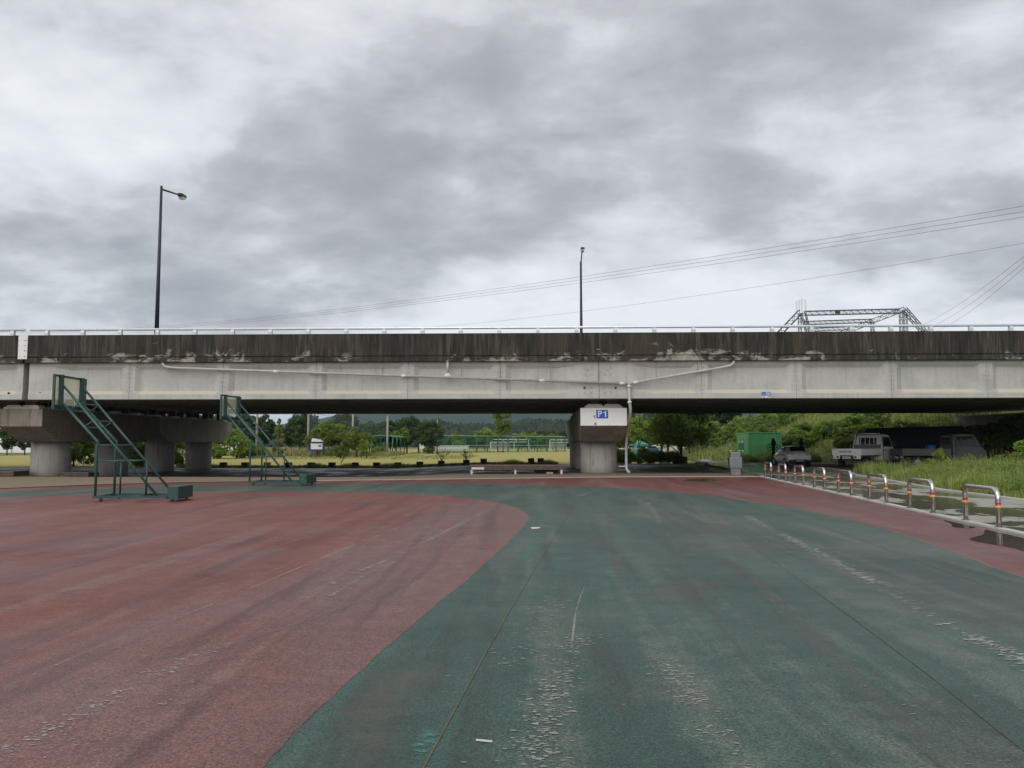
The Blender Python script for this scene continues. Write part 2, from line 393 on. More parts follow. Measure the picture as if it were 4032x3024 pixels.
simple('car_white', (.88, .88, .87), .25, 0, .02, 1); MAT['car_white'].node_tree.nodes['Principled BSDF'].inputs['Coat Weight'].default_value = .6
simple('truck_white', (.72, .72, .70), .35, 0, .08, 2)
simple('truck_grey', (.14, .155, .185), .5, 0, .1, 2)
simple('glass_dark', (.012, .014, .016), .06, 0, .1, 1)
simple('plastic_black', (.02, .02, .021), .55, 0, .15, 5)
simple('lens_red', (.32, .012, .016), .15, 0, .1, 6)
simple('lens_clear', (.6, .58, .55), .15, 0, .1, 6)
simple('letter_dark', (.05, .035, .035), .6, 0, .1, 5)
simple('tyre', (.02, .02, .02), .85, 0, .2, 8)
simple('rim', (.45, .46, .47), .35, .7, .1, 5)
simple('blue_plastic', (.02, .08, .32), .45, 0, .12, 4)
simple('fence_green', (.012, .10, .062), .5, 0, .15, 2)
simple('fence_pale', (.50, .58, .55), .5, .3, .1, 2)
simple('goal_white', (.75, .76, .76), .5, 0, .05, 3)
simple('roof_green', (.05, .30, .21), .5, 0, .12, 2)
simple('pole_concrete', (.30, .29, .27), .85, 0, .15, 1)
simple('lattice_paint', (.05, .07, .078), .6, 0, .3, .8)
simple('cable_dark', (.05, .05, .055), .6, 0, .1, 1)
simple('bark', (.075, .058, .045), .9, 0, .35, 7, .4)
simple('house_white', (.66, .66, .64), .8, 0, .08, .5)
simple('roof_red', (.26, .07, .05), .8, 0, .2, 1)
simple('roof_blue', (.10, .17, .30), .7, 0, .2, 1)
simple('board_navy', (.014, .035, .06), .5, 0, .15, 3)
simple('poster_white', (.62, .65, .70), .6, 0, .06, 3)
simple('tarp_dark', (.02, .02, .022), .8, 0, .2, 2)
simple('paper_white', (.6, .6, .58), .8, 0, .08, 20)

def asphalt():
    g = G('asphalt', (.05, .05, .05), .7); p = g.P(); col = g.ramp(g.noise(p, .4, 6, .6), (.3, (.04, .039, .041)), (.7, (.082, .078, .078)))
    col = g.mix(g.ramp(g.noise(g.P(scale=(.35, 1.6, 1)), .8, 5, .7), (.58, 0), (.72, .5)), col, (.17, .155, .14)); col = g.mix(.6, col, g.ramp(g.noise(p, 45, 2, .7), (.25, .6), (.75, 1.4)), 'MULTIPLY')
    g.color(col); g.rough(g.ramp(g.noise(p, .5, 4), (.4, .35), (.6, .8))); g.bump(g.noise(p, 60, 2), .3, .005); MAT['asphalt'] = g.m
asphalt()
def pavers():
    g = G('pavers', (.3, .22, .15), .85); p = g.P(); br = g.n('ShaderNodeTexBrick', i_Scale=1.0); g.l(p, br.inputs['Vector'])
    br.inputs['Brick Width'].default_value = .22; br.inputs['Row Height'].default_value = .11; br.inputs['Mortar Size'].default_value = .008
    br.inputs['Color1'].default_value = (.26, .175, .115, 1); br.inputs['Color2'].default_value = (.205, .14, .098, 1); br.inputs['Mortar'].default_value = (.13, .12, .08, 1)
    n = g.noise(p, .6, 6, .65, .4); col = g.mix(g.ramp(n, (.45, 0), (.62, .9)), br.outputs[0], (.20, .165, .105)); col = g.mix(g.ramp(g.noise(g.P(scale=(.5, 1.2, 1)), .9, 5, .7), (.55, 0), (.66, .85)), col, (.10, .09, .06))
    g.color(col); g.bump(g.noise(p, 30, 3), .4, .01); MAT['pavers'] = g.m
pavers()
def pathmat():
    g = G('wet_path', (.3, .3, .27), .7); p = g.P(); pw = g.noise(g.P(scale=(.85, .42, 1)), .62, 6, .6, .7)
    wet = g.ramp(pw, (.448, 0), (.488, 1))
    dry = g.mix(g.ramp(g.noise(p, 2.5, 5), (.3, 0), (.7, 1)), (.26, .25, .215), (.35, .335, .295))
    col = g.mix(wet, dry, g.ramp(g.noise(p, 1.2, 4), (.3, (.085, .078, .056)), (.7, (.135, .125, .095))))
    col = g.mix(.5, col, g.ramp(g.noise(p, 50, 2), (.25, .75), (.75, 1.25)), 'MULTIPLY')
    g.color(col); g.rough(g.ramp(wet, (0, .75), (1, .12))); g.bump(g.noise(p, 40, 3), .12, .004); MAT['wet_path'] = g.m
pathmat()
def puddle(name, col):
    g = G(name, col, .06); p = g.P(); g.color(g.ramp(g.noise(p, 6, 4), (.3, tuple(c * .7 for c in col)), (.7, tuple(c * 1.3 for c in col))))
    g.bump(g.noise(p, 3, 2), .02, .002); g.b.inputs['IOR'].default_value = 1.33; MAT[name] = g.m
puddle('puddle', (.105, .085, .07)); 
def grassground(name, a, b, c, sc=.35):
    g = G(name, a, .95); p = g.P(); col = g.mix(g.ramp(g.noise(p, sc, 6, .6, .4), (.38, 0), (.62, 1)), a, b)
    col = g.mix(g.ramp(g.noise(g.P(scale=(.4, 1, 1)), sc * .35, 4, .6), (.55, 0), (.68, .8)), col, c)
    col = g.mix(.6, col, g.ramp(g.noise(p, 7, 4, .7), (.25, .6), (.75, 1.4)), 'MULTIPLY'); g.color(col); g.b.inputs['Specular IOR Level'].default_value = .15
    g.bump(g.noise(p, 12, 3), .6, .05); MAT[name] = g.m
grassground('lawn', (.35, .315, .105), (.40, .345, .125), (.27, .27, .09))
grassground('weedy_ground', (.12, .155, .045), (.17, .19, .06), (.22, .19, .09))
grassground('soil', (.12, .10, .075), (.17, .145, .105), (.09, .10, .05))
grassground('hill_ground', (.025, .042, .018), (.04, .06, .026), (.05, .06, .03), .02)
grassground('mountain_ground', (.03, .05, .025), (.05, .072, .035), (.075, .085, .06), .006)
def leaf(name, a, b, trans=.35, sc=1.3):
    g = G(name, a, .55); p = g.P(); oi = g.n('ShaderNodeObjectInfo'); n = g.noise(p, sc, 4, .65)
    col = g.mix(g.ramp(n, (.36, 0), (.66, 1)), a, b); col = g.mix(.5, col, g.ramp(oi.outputs['Random'], (0, .72), (1, 1.28)), 'MULTIPLY')
    g.color(col); g.b.inputs['Specular IOR Level'].default_value = .25
    tr = g.n('ShaderNodeBsdfTranslucent'); g.l(col, tr.inputs[0]); ms = g.n('ShaderNodeMixShader'); ms.inputs[0].default_value = trans
    out = g.t.nodes['Material Output']; g.l(g.b.outputs[0], ms.inputs[1]); g.l(tr.outputs[0], ms.inputs[2]); g.l(ms.outputs[0], out.inputs[0]); MAT[name] = g.m
leaf('leaf_bright', (.15, .25, .038), (.31, .41, .072)); leaf('leaf_mid', (.115, .20, .04), (.25, .34, .072)); leaf('leaf_dark', (.042, .083, .03), (.105, .165, .052))
leaf('leaf_olive', (.135, .195, .036), (.26, .31, .076)); leaf('grass_blade', (.20, .27, .06), (.38, .42, .13), .4, .9); leaf('grass_dry', (.26, .22, .10), (.38, .33, .17), .35, .9)
leaf('weed_leaf', (.135, .20, .046), (.24, .30, .085), .35, .8); leaf('forest_leaf', (.014, .028, .012), (.046, .068, .028), .15, .06)
def netmat(name, col, a):
    g = G(name, col, .8); g.b.inputs['Alpha'].default_value = a; MAT[name] = g.m
netmat('net_grey', (.25, .27, .28), .10); netmat('net_green', (.03, .16, .11), .22); netmat('net_white', (.5, .5, .48), .22)
def acrylic():
    g = G('acrylic', (.78, .74, .50), .08); g.b.inputs['Alpha'].default_value = .42; MAT['acrylic'] = g.m
acrylic()
# ================================================================== THE SETTING
def axis(lo, hi, d, far):
    a = list(np.arange(lo, hi + .01, d)); s_ = d; x = hi
    while x < far: s_ *= 1.35; x += s_; a.append(x)
    s_ = d; x = lo; b = []
    while x > -far if lo < 0 else x > -400: s_ *= 1.35; x -= s_; b.append(x)
    return np.array(b[::-1] + a)
drape('ground', axis(-50, 50, 1.0, 9000), axis(-12, 150, 1.0, 9000), -0.02, MAT['weedy_ground'])
def rect_in(x0, x1, y0, y1): return lambda X, Y: (X > x0) & (X < x1) & (Y > y0) & (Y < y1)
PL = resample([(6.85, -4), (8.1, 10), (10.84, 39.9), (11.6, 46.4), (12.6, 55.6), (14.2, 70), (15.6, 84), (15.0, 100), (9, 118)], 60)     # path, left edge
PR = resample([(12.3, -4), (12.7, 12), (13.3, 20), (13.7, 28), (14.8, 34), (15.9, 41), (16.9, 47), (17.6, 58), (17.9, 72), (18.2, 86), (17.4, 102), (11, 121)], 60)
drape('lawn', np.linspace(-75, 14, 60), np.r_[np.linspace(69.2, 110, 42), np.linspace(114, 260, 30)], 0.012, MAT['lawn'])
drape('asphalt_road', np.linspace(-62, 11.5, 74), np.linspace(44.4, 68.6, 25), 0.012, MAT['asphalt'])
drape('parking_ground', np.linspace(16.4, 33, 18), np.linspace(42.5, 74, 33), 0.012, MAT['soil'])
OUT = [(-24, 20.5), (-19.35, 28.27), (-16.21, 32.08), (-11.25, 34.27), (-3.51, 37.0), (3.52, 39.3), (10.76, 39.9)]
OUTC = catmull(OUT[:-1], 8) + [OUT[-1]]
o_ = resample(OUTC, 48); t_ = resample([(-46, 43.9), (-27, 44.35), (-13, 44.35), (-4, 44.45), (4, 44.5), (11.4, 44.5)], 48)
strip('brick_paving', o_, t_, 0.020, MAT['pavers'], 8)
strip('path', PL, PR, 0.028, MAT['wet_path'], 8)
RED = OUTC + [(8.12, 10), (6.85, -4), (6.5, -8), (-30, -8), (-29, 8)]
GREEN = catmull([(-25.5, 8), (-23, 19.5), (-18.04, 26.37), (-14.99, 29.66), (-10.35, 31.54), (-5.34, 32.45), (-3.1, 32.4), (1.01, 30.87), (3.42, 28.8), (4.94, 25.91), (5.78, 23.39), (6.32, 20.86), (6.54, 18.23), (6.52, 15.75), (6.29, 13.42), (6.03, 11.52), (5.77, 9.89), (5.2, 4), (4.9, -7)], 6)
INNER = catmull([(-22.5, 6), (-20.5, 18), (-16.03, 23.44), (-14.26, 25.26), (-11.85, 26.58), (-8.21, 26.96), (-5.6, 26.45), (-3.95, 25.6), (-2.35, 24.0), (-1.38, 22.5), (-0.65, 20.4), (-0.3, 18.6), (-0.23, 17.2), (-0.31, 15.52), (-0.55, 12.71), (-0.88, 9.29), (-1.11, 7.3), (-1.24, 5.97), (-1.32, 4.99), (-1.36, 4.05), (-1.4, 0), (-1.4, -7)], 6)
sheet('rink_outer_band', RED, 0.0, MAT['rubber_red_outer'])
sheet('rink_track', rough_edge(GREEN, .012, .12, 1) + [(-26, -7)], 0.004, MAT['rubber_green'])
sheet('rink_infield', rough_edge(INNER, .009, .08, 2) + [(-23.5, -7)], 0.0058, MAT['rubber_red'])
# worn lines, scuffs and joints
W = 'worn_lane_marking'
ribbon(W, GREEN[6 * 8:6 * 18], .07, .0075, MAT['worn_pink'])
ribbon(W, INNER[6 * 3:6 * 12], .05, .0085, MAT['worn_pink'])
ribbon(W, [(0.52, 9.3), (0.35, 7.85), (0.27, 6.74), (.22, 6.2)], .022, .0075, MAT['worn_white_thin'])
ribbon(W, [(-3.55, 4.8), (-3.45, 6.54), (-3.27, 7.94), (-3.04, 11.35), (-2.37, 19.15), (-2.2, 22.19)], .030, .0085, MAT['worn_white_thin'])
ribbon(W, [(.9, 23.5), (1.5, 26.0), (2.1, 28.4)], .06, .0075, MAT['worn_white_thin'])
ribbon(W, [(6.4, 38.5), (5.2, 32), (4.9, 27.5)], .05, .0036, MAT['worn_pink'])
def flakes(name, segs, z, seed, mat):          # chips of old line paint: small ragged polygons, long across the roller direction
    rg = random.Random(seed); m = MB()
    for pts, w, n, smin, smax in segs:
        P = resample(catmull(pts, 6), 60); gaps = [rg.random() for _ in range(12)]
        for _ in range(int(n * 1.6)):
            t = rg.random() * 58.99; i = int(t); c = P[i] + (P[i + 1] - P[i]) * (t - i)
            if gaps[int(t / 59 * 12)] < .28 and rg.random() < .85: continue
            x = c[0] + rg.gauss(0, .42) * w; y = c[1] + rg.gauss(0, .03); L = .62 * (smin + (smax - smin) * rg.random() ** 3.0); H = L * rg.uniform(.15, .5); k = rg.randint(5, 7); r0 = rg.uniform(-.25, .25)
            poly = []
            for q in range(k):
                a = 2 * math.pi * q / k; rr_ = rg.uniform(.55, 1.1); px, py = L * .5 * rr_ * math.cos(a), H * .5 * rr_ * math.sin(a); poly.append((x + px * math.cos(r0) - py * math.sin(r0), y + px * math.sin(r0) + py * math.cos(r0), z))
            dz = rg.random() * .0011; m.add([(a, b, c_ + dz) for a, b, c_ in poly], [tuple(range(k))])
    return tag(m.build(name, mat), kind='structure')
simple('old_paint', (.34, .33, .298), .7, 0, .25, 9, 0, False); simple('old_paint_dim', (.27, .255, .225), .75, 0, .25, 7, 0, False)
flakes(W, [([(4.75, 19.5), (4.46, 16.58), (4.27, 14.14), (3.85, 9.36), (3.65, 7.75), (3.56, 6.22), (3.46, 4.4)], .13, 2600, .02, .17)], .0078, 1, MAT['old_paint'])
flakes(W, [([(0.35, 6.9), (0.14, 5.68), (0.02, 4.75), (-0.05, 3.7)], .17, 1100, .008, .09), ([(0.1, 9.6), (.0, 7.4), (-.12, 5.9)], .42, 420, .01, .10)], .0078, 2, MAT['old_paint'])
flakes(W, [([(0.93, 6.2), (0.97, 4.95), (0.98, 4.5), (1.0, 3.6)], .17, 900, .008, .085)], .0078, 3, MAT['old_paint'])
flakes(W, [([(-2.42, 8.2), (-2.3, 9.96), (-2.04, 11.62), (-1.2, 19.87)], .06, 1300, .02, .17), ([(-2.22, 8.0), (-2.12, 9.9), (-1.98, 11.0)], .05, 420, .01, .09)], .0088, 4, MAT['old_paint'])
flakes(W, [([(-2.85, 3.8), (-2.71, 4.6), (-2.67, 5.37), (-2.5, 6.8)], .14, 620, .008, .08), ([(-2.45, 4.1), (-2.38, 4.9), (-2.2, 6.2), (-2.0, 7.3)], .2, 300, .008, .06)], .0088, 5, MAT['old_paint'])
flakes(W, [([(3.02, 22.4), (2.88, 21.5), (2.62, 18.1), (2.44, 16.5)], .09, 380, .02, .18), ([(-.5, 22.5), (.1, 25.5), (.8, 29.0)], .08, 260, .02, .22), ([(.9, 23.5), (1.5, 26.0), (2.1, 28.4)], .1, 200, .02, .2)], .0078, 6, MAT['old_paint'])
flakes('worn_paint_specks', [([(2.6, 3.6), (2.6, 10), (3.2, 18), (3.6, 24)], 2.6, 1500, .008, .10), ([(1.2, 3.6), (1.2, 12), (1.4, 20)], 1.3, 700, .006, .06)], .0076, 7, MAT['old_paint_dim'])
flakes('worn_paint_specks', [([(-2.4, 3.6), (-3.0, 8), (-4, 14), (-6, 22)], 2.6, 1100, .006, .08), ([(-1.9, 5), (-1.6, 10), (-1.2, 16)], .6, 300, .006, .06)], .0086, 8, MAT['old_paint_dim'])
ribbon('dust_scuff', [(-1.02, 4.75), (-.93, 5.35), (-.83, 5.85)], .6, .0077, MAT['worn_dust'])
ribbon('dust_scuff', [(-.8, 4.0), (-.95, 4.5), (-.98, 4.9)], .5, .0079, MAT['worn_dust'])
ribbon('dust_scuff', [(1.15, 8.2), (1.55, 9.1), (2.1, 9.4)], .9, .0077, MAT['worn_dust'])
ribbon('dust_scuff', [(3.0, 14.6), (3.35, 15.2), (3.6, 16.4)], 1.2, .0077, MAT['worn_dust'])
ribbon('dust_scuff', [(2.6, 12.0), (3.4, 12.6), (3.9, 13.4)], 1.1, .0077, MAT['worn_dust'])
for k, (pts, w, mt) in enumerate((([(-1.75, 8.0), (-1.42, 10.2), (-1.55, 12.3), (-2.0, 13.6)], .16, 'worn_dust'), ([(-2.6, 6.0), (-2.0, 7.6), (-1.75, 8.4)], .12, 'worn_dust'), ([(1.5, 5.2), (1.75, 9), (2.35, 15), (2.9, 20)], .10, 'worn_dust'), ([(.9, 9), (1.15, 13), (1.6, 19)], .14, 'worn_dust'), ([(2.05, 4.2), (2.3, 7.5), (2.7, 11)], .22, 'worn_dust'), ([(4.9, 7), (5.2, 11), (5.5, 16)], .18, 'worn_dust'))):
    ribbon('tyre_scuff', pts, w, .0081 if pts[0][0] > -1 else .0091, MAT[mt])
ribbon('mint_scuff', [(-.62, 4.05), (-.60, 4.35), (-.62, 4.62)], .22, .0078, MAT['worn_mint'])
ribbon('mint_scuff', [(-.28, 11.0), (-.10, 12.6), (-.0, 14.3)], .4, .0078, MAT['worn_mint'])
ribbon('chalk_tick', [(.18, 11.35), (.52, 11.34)], .03, .0078, MAT['worn_white_thin'])
ribbon('chalk_tick', [(.32, 13.95), (.72, 13.93)], .035, .0078, MAT['worn_white_thin'])
ribbon('expansion_joint', [(-.60, 3.7), (-0.575, 4.08), (-0.18, 9.07), (1.02, 22.31), (1.25, 25)], .010, .0089, MAT['soil'])
ribbon('expansion_joint', [(2.44, 3.5), (2.52, 4.39), (2.8, 6.83), (3.48, 14.46), (4.11, 21.57), (4.35, 24)], .007, .0089, MAT['soil'])
for k, (x, y, w) in enumerate(((-6.9, 12.6, .55), (-5.1, 17.5, .45), (-10.2, 17.2, .5), (-9.0, 20.5, .6), (-13, 20.6, .7))):
    ribbon('chalk_tick', [(x, y), (x + w, y + .02)], .035, .0085, MAT['worn_white_thin'])
def blob(name, c, rx, ry, rot, z, mat, seed):
    rr = random.Random(seed); n = 26; ph = [rr.uniform(0, 6.28) for _ in range(4)]
    pts = []
    for i in range(n):
        a = 2 * math.pi * i / n; k = 1 + .16 * math.sin(2 * a + ph[0]) + .12 * math.sin(3 * a + ph[1]) + .09 * math.sin(5 * a + ph[2]) + .05 * math.sin(8 * a + ph[3])
        x, y = rx * k * math.cos(a), ry * k * math.sin(a); pts.append((c[0] + x * math.cos(rot) - y * math.sin(rot), c[1] + x * math.sin(rot) + y * math.cos(rot)))
    return sheet(name, pts, z, MAT[mat])
blob('puddle', (7.25, 36.2), .62, 1.9, R(-14), .0045, 'puddle', 3)
sheet('puddle', catmull([(8.42, 15.5), (7.85, 14.6), (7.2, 13.8), (7.3, 12.7), (7.03, 11.7), (6.8, 10.4), (7.1, 9), (7.65, 8.4), (8.1, 10.5), (8.27, 12.6), (8.46, 14.6)], 4, True), .0045, MAT['puddle'])
sheet('puddle', catmull([(8.5, 17.3), (8.3, 16.6), (8.0, 15.9), (8.3, 15.75), (8.58, 16.4), (8.68, 17.2)], 4, True), .0046, MAT['puddle'])
# kerbs
def kerb(name, pts, w, h, mat, z0=-.02):
    P = np.array(pts, float); T = np.gradient(P, axis=0); T /= np.linalg.norm(T, axis=1)[:, None]; Nn = np.stack([-T[:, 1], T[:, 0]], -1) * w / 2; rings = []
    for p, n in zip(P, Nn):
        z = h1(*p); a, b = p - n, p + n; rings.append([(a[0], a[1], z + z0), (a[0], a[1], z + h), (b[0], b[1], z + h), (b[0], b[1], z + z0)])
    o = MB().loft(rings).build(name, mat, bevel=.012); return tag(o, kind='structure')
kerb('kerb', [(10.88 - 2.63 * t / 30, 39.9 - 28.6 * t / 30) for t in range(0, 45)], .17, .045, MAT['kerb_concrete'])
kerb('kerb', resample(OUTC, 50)[24:], .10, .02, MAT['pad_concrete'])
kerb('kerb', PR[4:26] + np.array([.07, 0]), .13, .075, MAT['kerb_concrete'])
# painted dashes on the road under the bridge
for k in range(9):
    x = -21 + k * 3.4; ribbon('worn_lane_marking', [(x, 54.5), (x + 1.6, 54.5)], .12, h1(x + .8, 54.5) + .02, MAT['worn_white'])

# ================================================================== THE BRIDGE
YF = 41.0; SL = .0098                    # parapet face; cross fall of the deck
JX = [-26.95, -21.53, -16.55, -11.63, -6.81, -2.02, 3.09, 8.34, 13.13, 17.93, 22.71, 27.5, 32.3, 37]
def girder_segment(x0, x1, y0, zoff, b0=.28, b1=.28, t0=.26, t1=.26):
    def ring(x, w):                    # w: 1 = end block, 0 = web
        d = .03 * w + .20 * (1 - w); u = .03 * w + .07 * (1 - w)
        prof = [(0, 3.94), (0, 4.21), (d, 4.39), (d, 5.52), (u, 5.70), (u, 5.87), (.66 - u, 5.87), (.66 - u, 5.70), (.66 - d, 5.52), (.66 - d, 4.39), (.66, 4.21), (.66, 3.94)]
        return [(x, y0 + a, b + zoff) for a, b in prof]
    return MB().loft([ring(x0, 1), ring(x0 + b0, 1), ring(x0 + b0 + t0, 0), ring(x1 - b1 - t1, 0), ring(x1 - b1, 1), ring(x1, 1)])
def parapet(x0, x1): return MB().prism([(YF, 6.17), (YF, 7.33), (YF + .26, 7.33), (YF + .38, 6.4), (YF + .5, 6.17)], 'x', x0, x1)
def slabedge(x0, x1): return MB().prism([(YF - .03, 5.88), (YF - .03, 6.11), (YF + .05, 6.13), (YF + .05, 6.17), (YF + 1.2, 6.18), (YF + 1.2, 5.90), (YF + .3, 5.872), (YF + .1, 5.86)], 'x', x0, x1)
GY = [41.2 + i * 3.0 for i in range(10)]
def make_span(xs, label, joints_detail):
    x0, x1 = xs[0], xs[-1]
    b = empty('highway_bridge', ((x0 + x1) / 2, 55, 6.0), 0, label, 'bridge'); inv = Vector((-(x0 + x1) / 2, -55, -6.0))
    def P(o): o.location = inv; o.parent = b; return o
    for i in range(len(xs) - 1):
        a, c = xs[i] + .006, xs[i + 1] - .006
        e0 = 1.6 if abs(xs[i] - 3.09) < .01 else (1.0 if i == 0 and joints_detail else .28); e1 = 1.0 if abs(xs[i + 1] - 3.09) < .01 else .28
        t0 = 1.2 if e0 > .5 else .26; t1 = 1.2 if e1 > .5 else .26
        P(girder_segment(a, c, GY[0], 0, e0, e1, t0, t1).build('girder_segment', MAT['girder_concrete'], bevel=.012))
    for i, y in enumerate(GY[1:]):
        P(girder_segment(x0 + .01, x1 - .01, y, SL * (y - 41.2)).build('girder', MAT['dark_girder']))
    sl = MB()
    for i in range(9):
        ya, yb = GY[i] + .35, GY[i + 1] + .35
    zz0, zz1 = 5.90, 5.90 + SL * 27
    P(MB().add([(x0, 42.2, zz0), (x1, 42.2, zz0), (x1, 69.4, zz1), (x0, 69.4, zz1), (x0, 42.2, zz0 + .3), (x1, 42.2, zz0 + .3), (x1, 69.4, zz1 + .3), (x0, 69.4, zz1 + .3)],
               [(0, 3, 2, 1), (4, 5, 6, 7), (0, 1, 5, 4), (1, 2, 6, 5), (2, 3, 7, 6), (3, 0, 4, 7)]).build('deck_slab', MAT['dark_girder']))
    P(slabedge(x0 - .2, x1 + .2).build('slab_edge', MAT['slab_edge_concrete']))
    P(parapet(x0 - .2, x1 + .2).build('parapet', MAT['parapet_concrete'], bevel=.02))
    P(MB().box(x0, x1, 69.0, 69.4, 6.3, 7.5).build('parapet', MAT['parapet_concrete']))
    # cross diaphragms between the girders
    for xj in xs[1:-1:2] if len(xs) > 4 else xs[1:]:
        for i in range(9):
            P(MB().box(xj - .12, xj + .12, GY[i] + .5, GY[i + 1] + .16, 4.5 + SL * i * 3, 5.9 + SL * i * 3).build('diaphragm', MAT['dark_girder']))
    return b, P
main, PM = make_span(JX, 'long concrete girder span running over the pier with the blue P1 plate', True)
left, PLs = make_span([-62, -52, -42, -36.5, -31.5, -27.25], 'concrete girder span beyond the dark expansion gap, over the brown pier', False)
# handrail: a tube along the parapet with curved plate posts
PX = [-27.85, -26.0] + [-24.06 + 2.0 * k for k in range(0, 32)]
def post_mesh():
    m = MB(); prof = [(.02, 0), (.0, .12), (.03, .22), (.09, .30), (.17, .33), (.23, .30), (.20, .22), (.19, .1), (.22, 0)]
    n = len(prof); wd = lambda z: .105 - .11 * z; m.add([(-wd(b), a + .02, b) for a, b in prof] + [(wd(b), a + .02, b) for a, b in prof], [tuple(range(n)), tuple(range(2 * n - 1, n - 1, -1))] + [(i, (i + 1) % n, n + (i + 1) % n, n + i) for i in range(n)]); m.box(-.11, .11, .0, .26, -.005, .02); return m.mesh('rail_post', MAT['post_paint'])
pm = post_mesh()
for (x0, x1, fn, par) in ((-26.9, 37, PM, main), (-62, -27.2, PLs, left)):
    r = fn(MB().tube([(x0, YF + .13, 7.625), ((x0 + x1) / 2, YF + .13, 7.625), (x1, YF + .13, 7.625)], .068, 12).build('handrail', MAT['rail_alu']))
    for x in (PX if par is main else [-27.85 - 2 * k for k in range(0, 16)]):
        if par is main and x < -26.9: continue
        o = meshobj('rail_post', pm, par); o.location = Vector((x, YF + .01, 7.33)) - par.location
# cover plate over the expansion gap
cp = PM(MB().box(-27.43, -26.93, YF - .035, YF - .012, 6.06, 7.32).build('joint_cover_plate', MAT['white_paint'], bevel=.004)); cp['label'] = 'pale steel plate bolted over the parapet gap'
for z in (6.2, 6.5, 6.77, 7.05):
    PM(MB().box(-27.10, -26.98, YF - .05, YF - .034, z - .012, z + .012).build('bolt', MAT['bearing_dark']))
    PM(MB().box(-27.40, -27.37, YF - .045, YF - .034, z - .015, z + .015).build('bolt', MAT['stainless_brushed']))
# anchor plates on the segment joints
def plates():
    m = MB()
    for s_ in (-1, 1):
        for k in range(6): m.box(s_ * .09 - .035, s_ * .09 + .035, -.012, .03, 4.33 + k * .235, 4.41 + k * .235)
    return m.mesh('anchor_plates', MAT['pier_concrete'])
plm = plates()
for x in JX[1:-2]:
    if abs(x - 3.09) > .1:
        o = meshobj('anchor_plates', plm, main); o.location = Vector((x, GY[0] + .03, 0)) - main.location
def disc(r, t=.012, n=14):
    return MB().tube([(0, -t, 0), (0, .02, 0)], r, n)
dm = disc(.075).mesh('anchor_cap', MAT['pier_concrete']); dh = disc(.06, .006).mesh('drain_hole', MAT['bearing_dark'])
for s_ in (-1, 1):
    for (dx, z) in ((.62, 5.52), (.28, 5.52), (.45, 5.42), (.6, 5.18), (.3, 5.18), (.6, 4.52), (.3, 4.52), (.6, 4.24), (.28, 4.24)):
        o = meshobj('anchor_cap', dm, main); o.location = Vector((3.09 + s_ * dx - (.12 if s_ < 0 else 0), GY[0] + (.03 if z > 4.4 else .004), z)) - main.location
for x, z in ((2.33, 4.49), (3.93, 4.49), (-26.3, 4.28)):
    o = meshobj('drain_hole', dh, main); o.location = Vector((x, GY[0] + .02, z)) - main.location
o = meshobj('drain_hole', dh, left); o.location = Vector((-28.0, GY[0] + .02, 4.28)) - left.location
# blue name plate on the girder
sg = PM(MB().box(11.36, 11.81, GY[0] - .03, GY[0] - .004, 4.075, 4.255).build('name_plate', MAT['blue_paint'], bevel=.004)); sg['label'] = 'small blue and white name plate on the girder'
def glyphs(name, rects, mat, y): 
    m = MB()
    for a, b, c, d in rects: m.box(a, b, y - .004, y, c, d)
    return PM(m.build(name, mat))
glyphs('bridge_symbol', [(11.375, 11.53, 4.13, 4.15), (11.395, 11.41, 4.13, 4.20), (11.475, 11.49, 4.13, 4.20), (11.38, 11.425, 4.13, 4.165), (11.46, 11.51, 4.13, 4.165)], MAT['letter_white'], GY[0] - .031)
glyphs('lettering', [(11.56, 11.615, 4.19, 4.23), (11.575, 11.605, 4.16, 4.19), (11.64, 11.70, 4.19, 4.23), (11.67, 11.70, 4.165, 4.19), (11.735, 11.785, 4.17, 4.20), (11.75, 11.78, 4.20, 4.23), (11.56, 11.785, 4.115, 4.14)], MAT['letter_white'], GY[0] - .031)
PM(MB().box(11.37, 11.80, GY[0] - .026, GY[0] - .004, 3.955, 4.07).build('name_plate', MAT['white_paint'], bevel=.003))
glyphs('lettering', [(11.40, 11.45, 3.98, 4.04), (11.47, 11.52, 3.98, 4.04), (11.60, 11.63, 3.98, 4.04), (11.66, 11.78, 3.995, 4.04)], MAT['stainless_brushed'], GY[0] - .027)

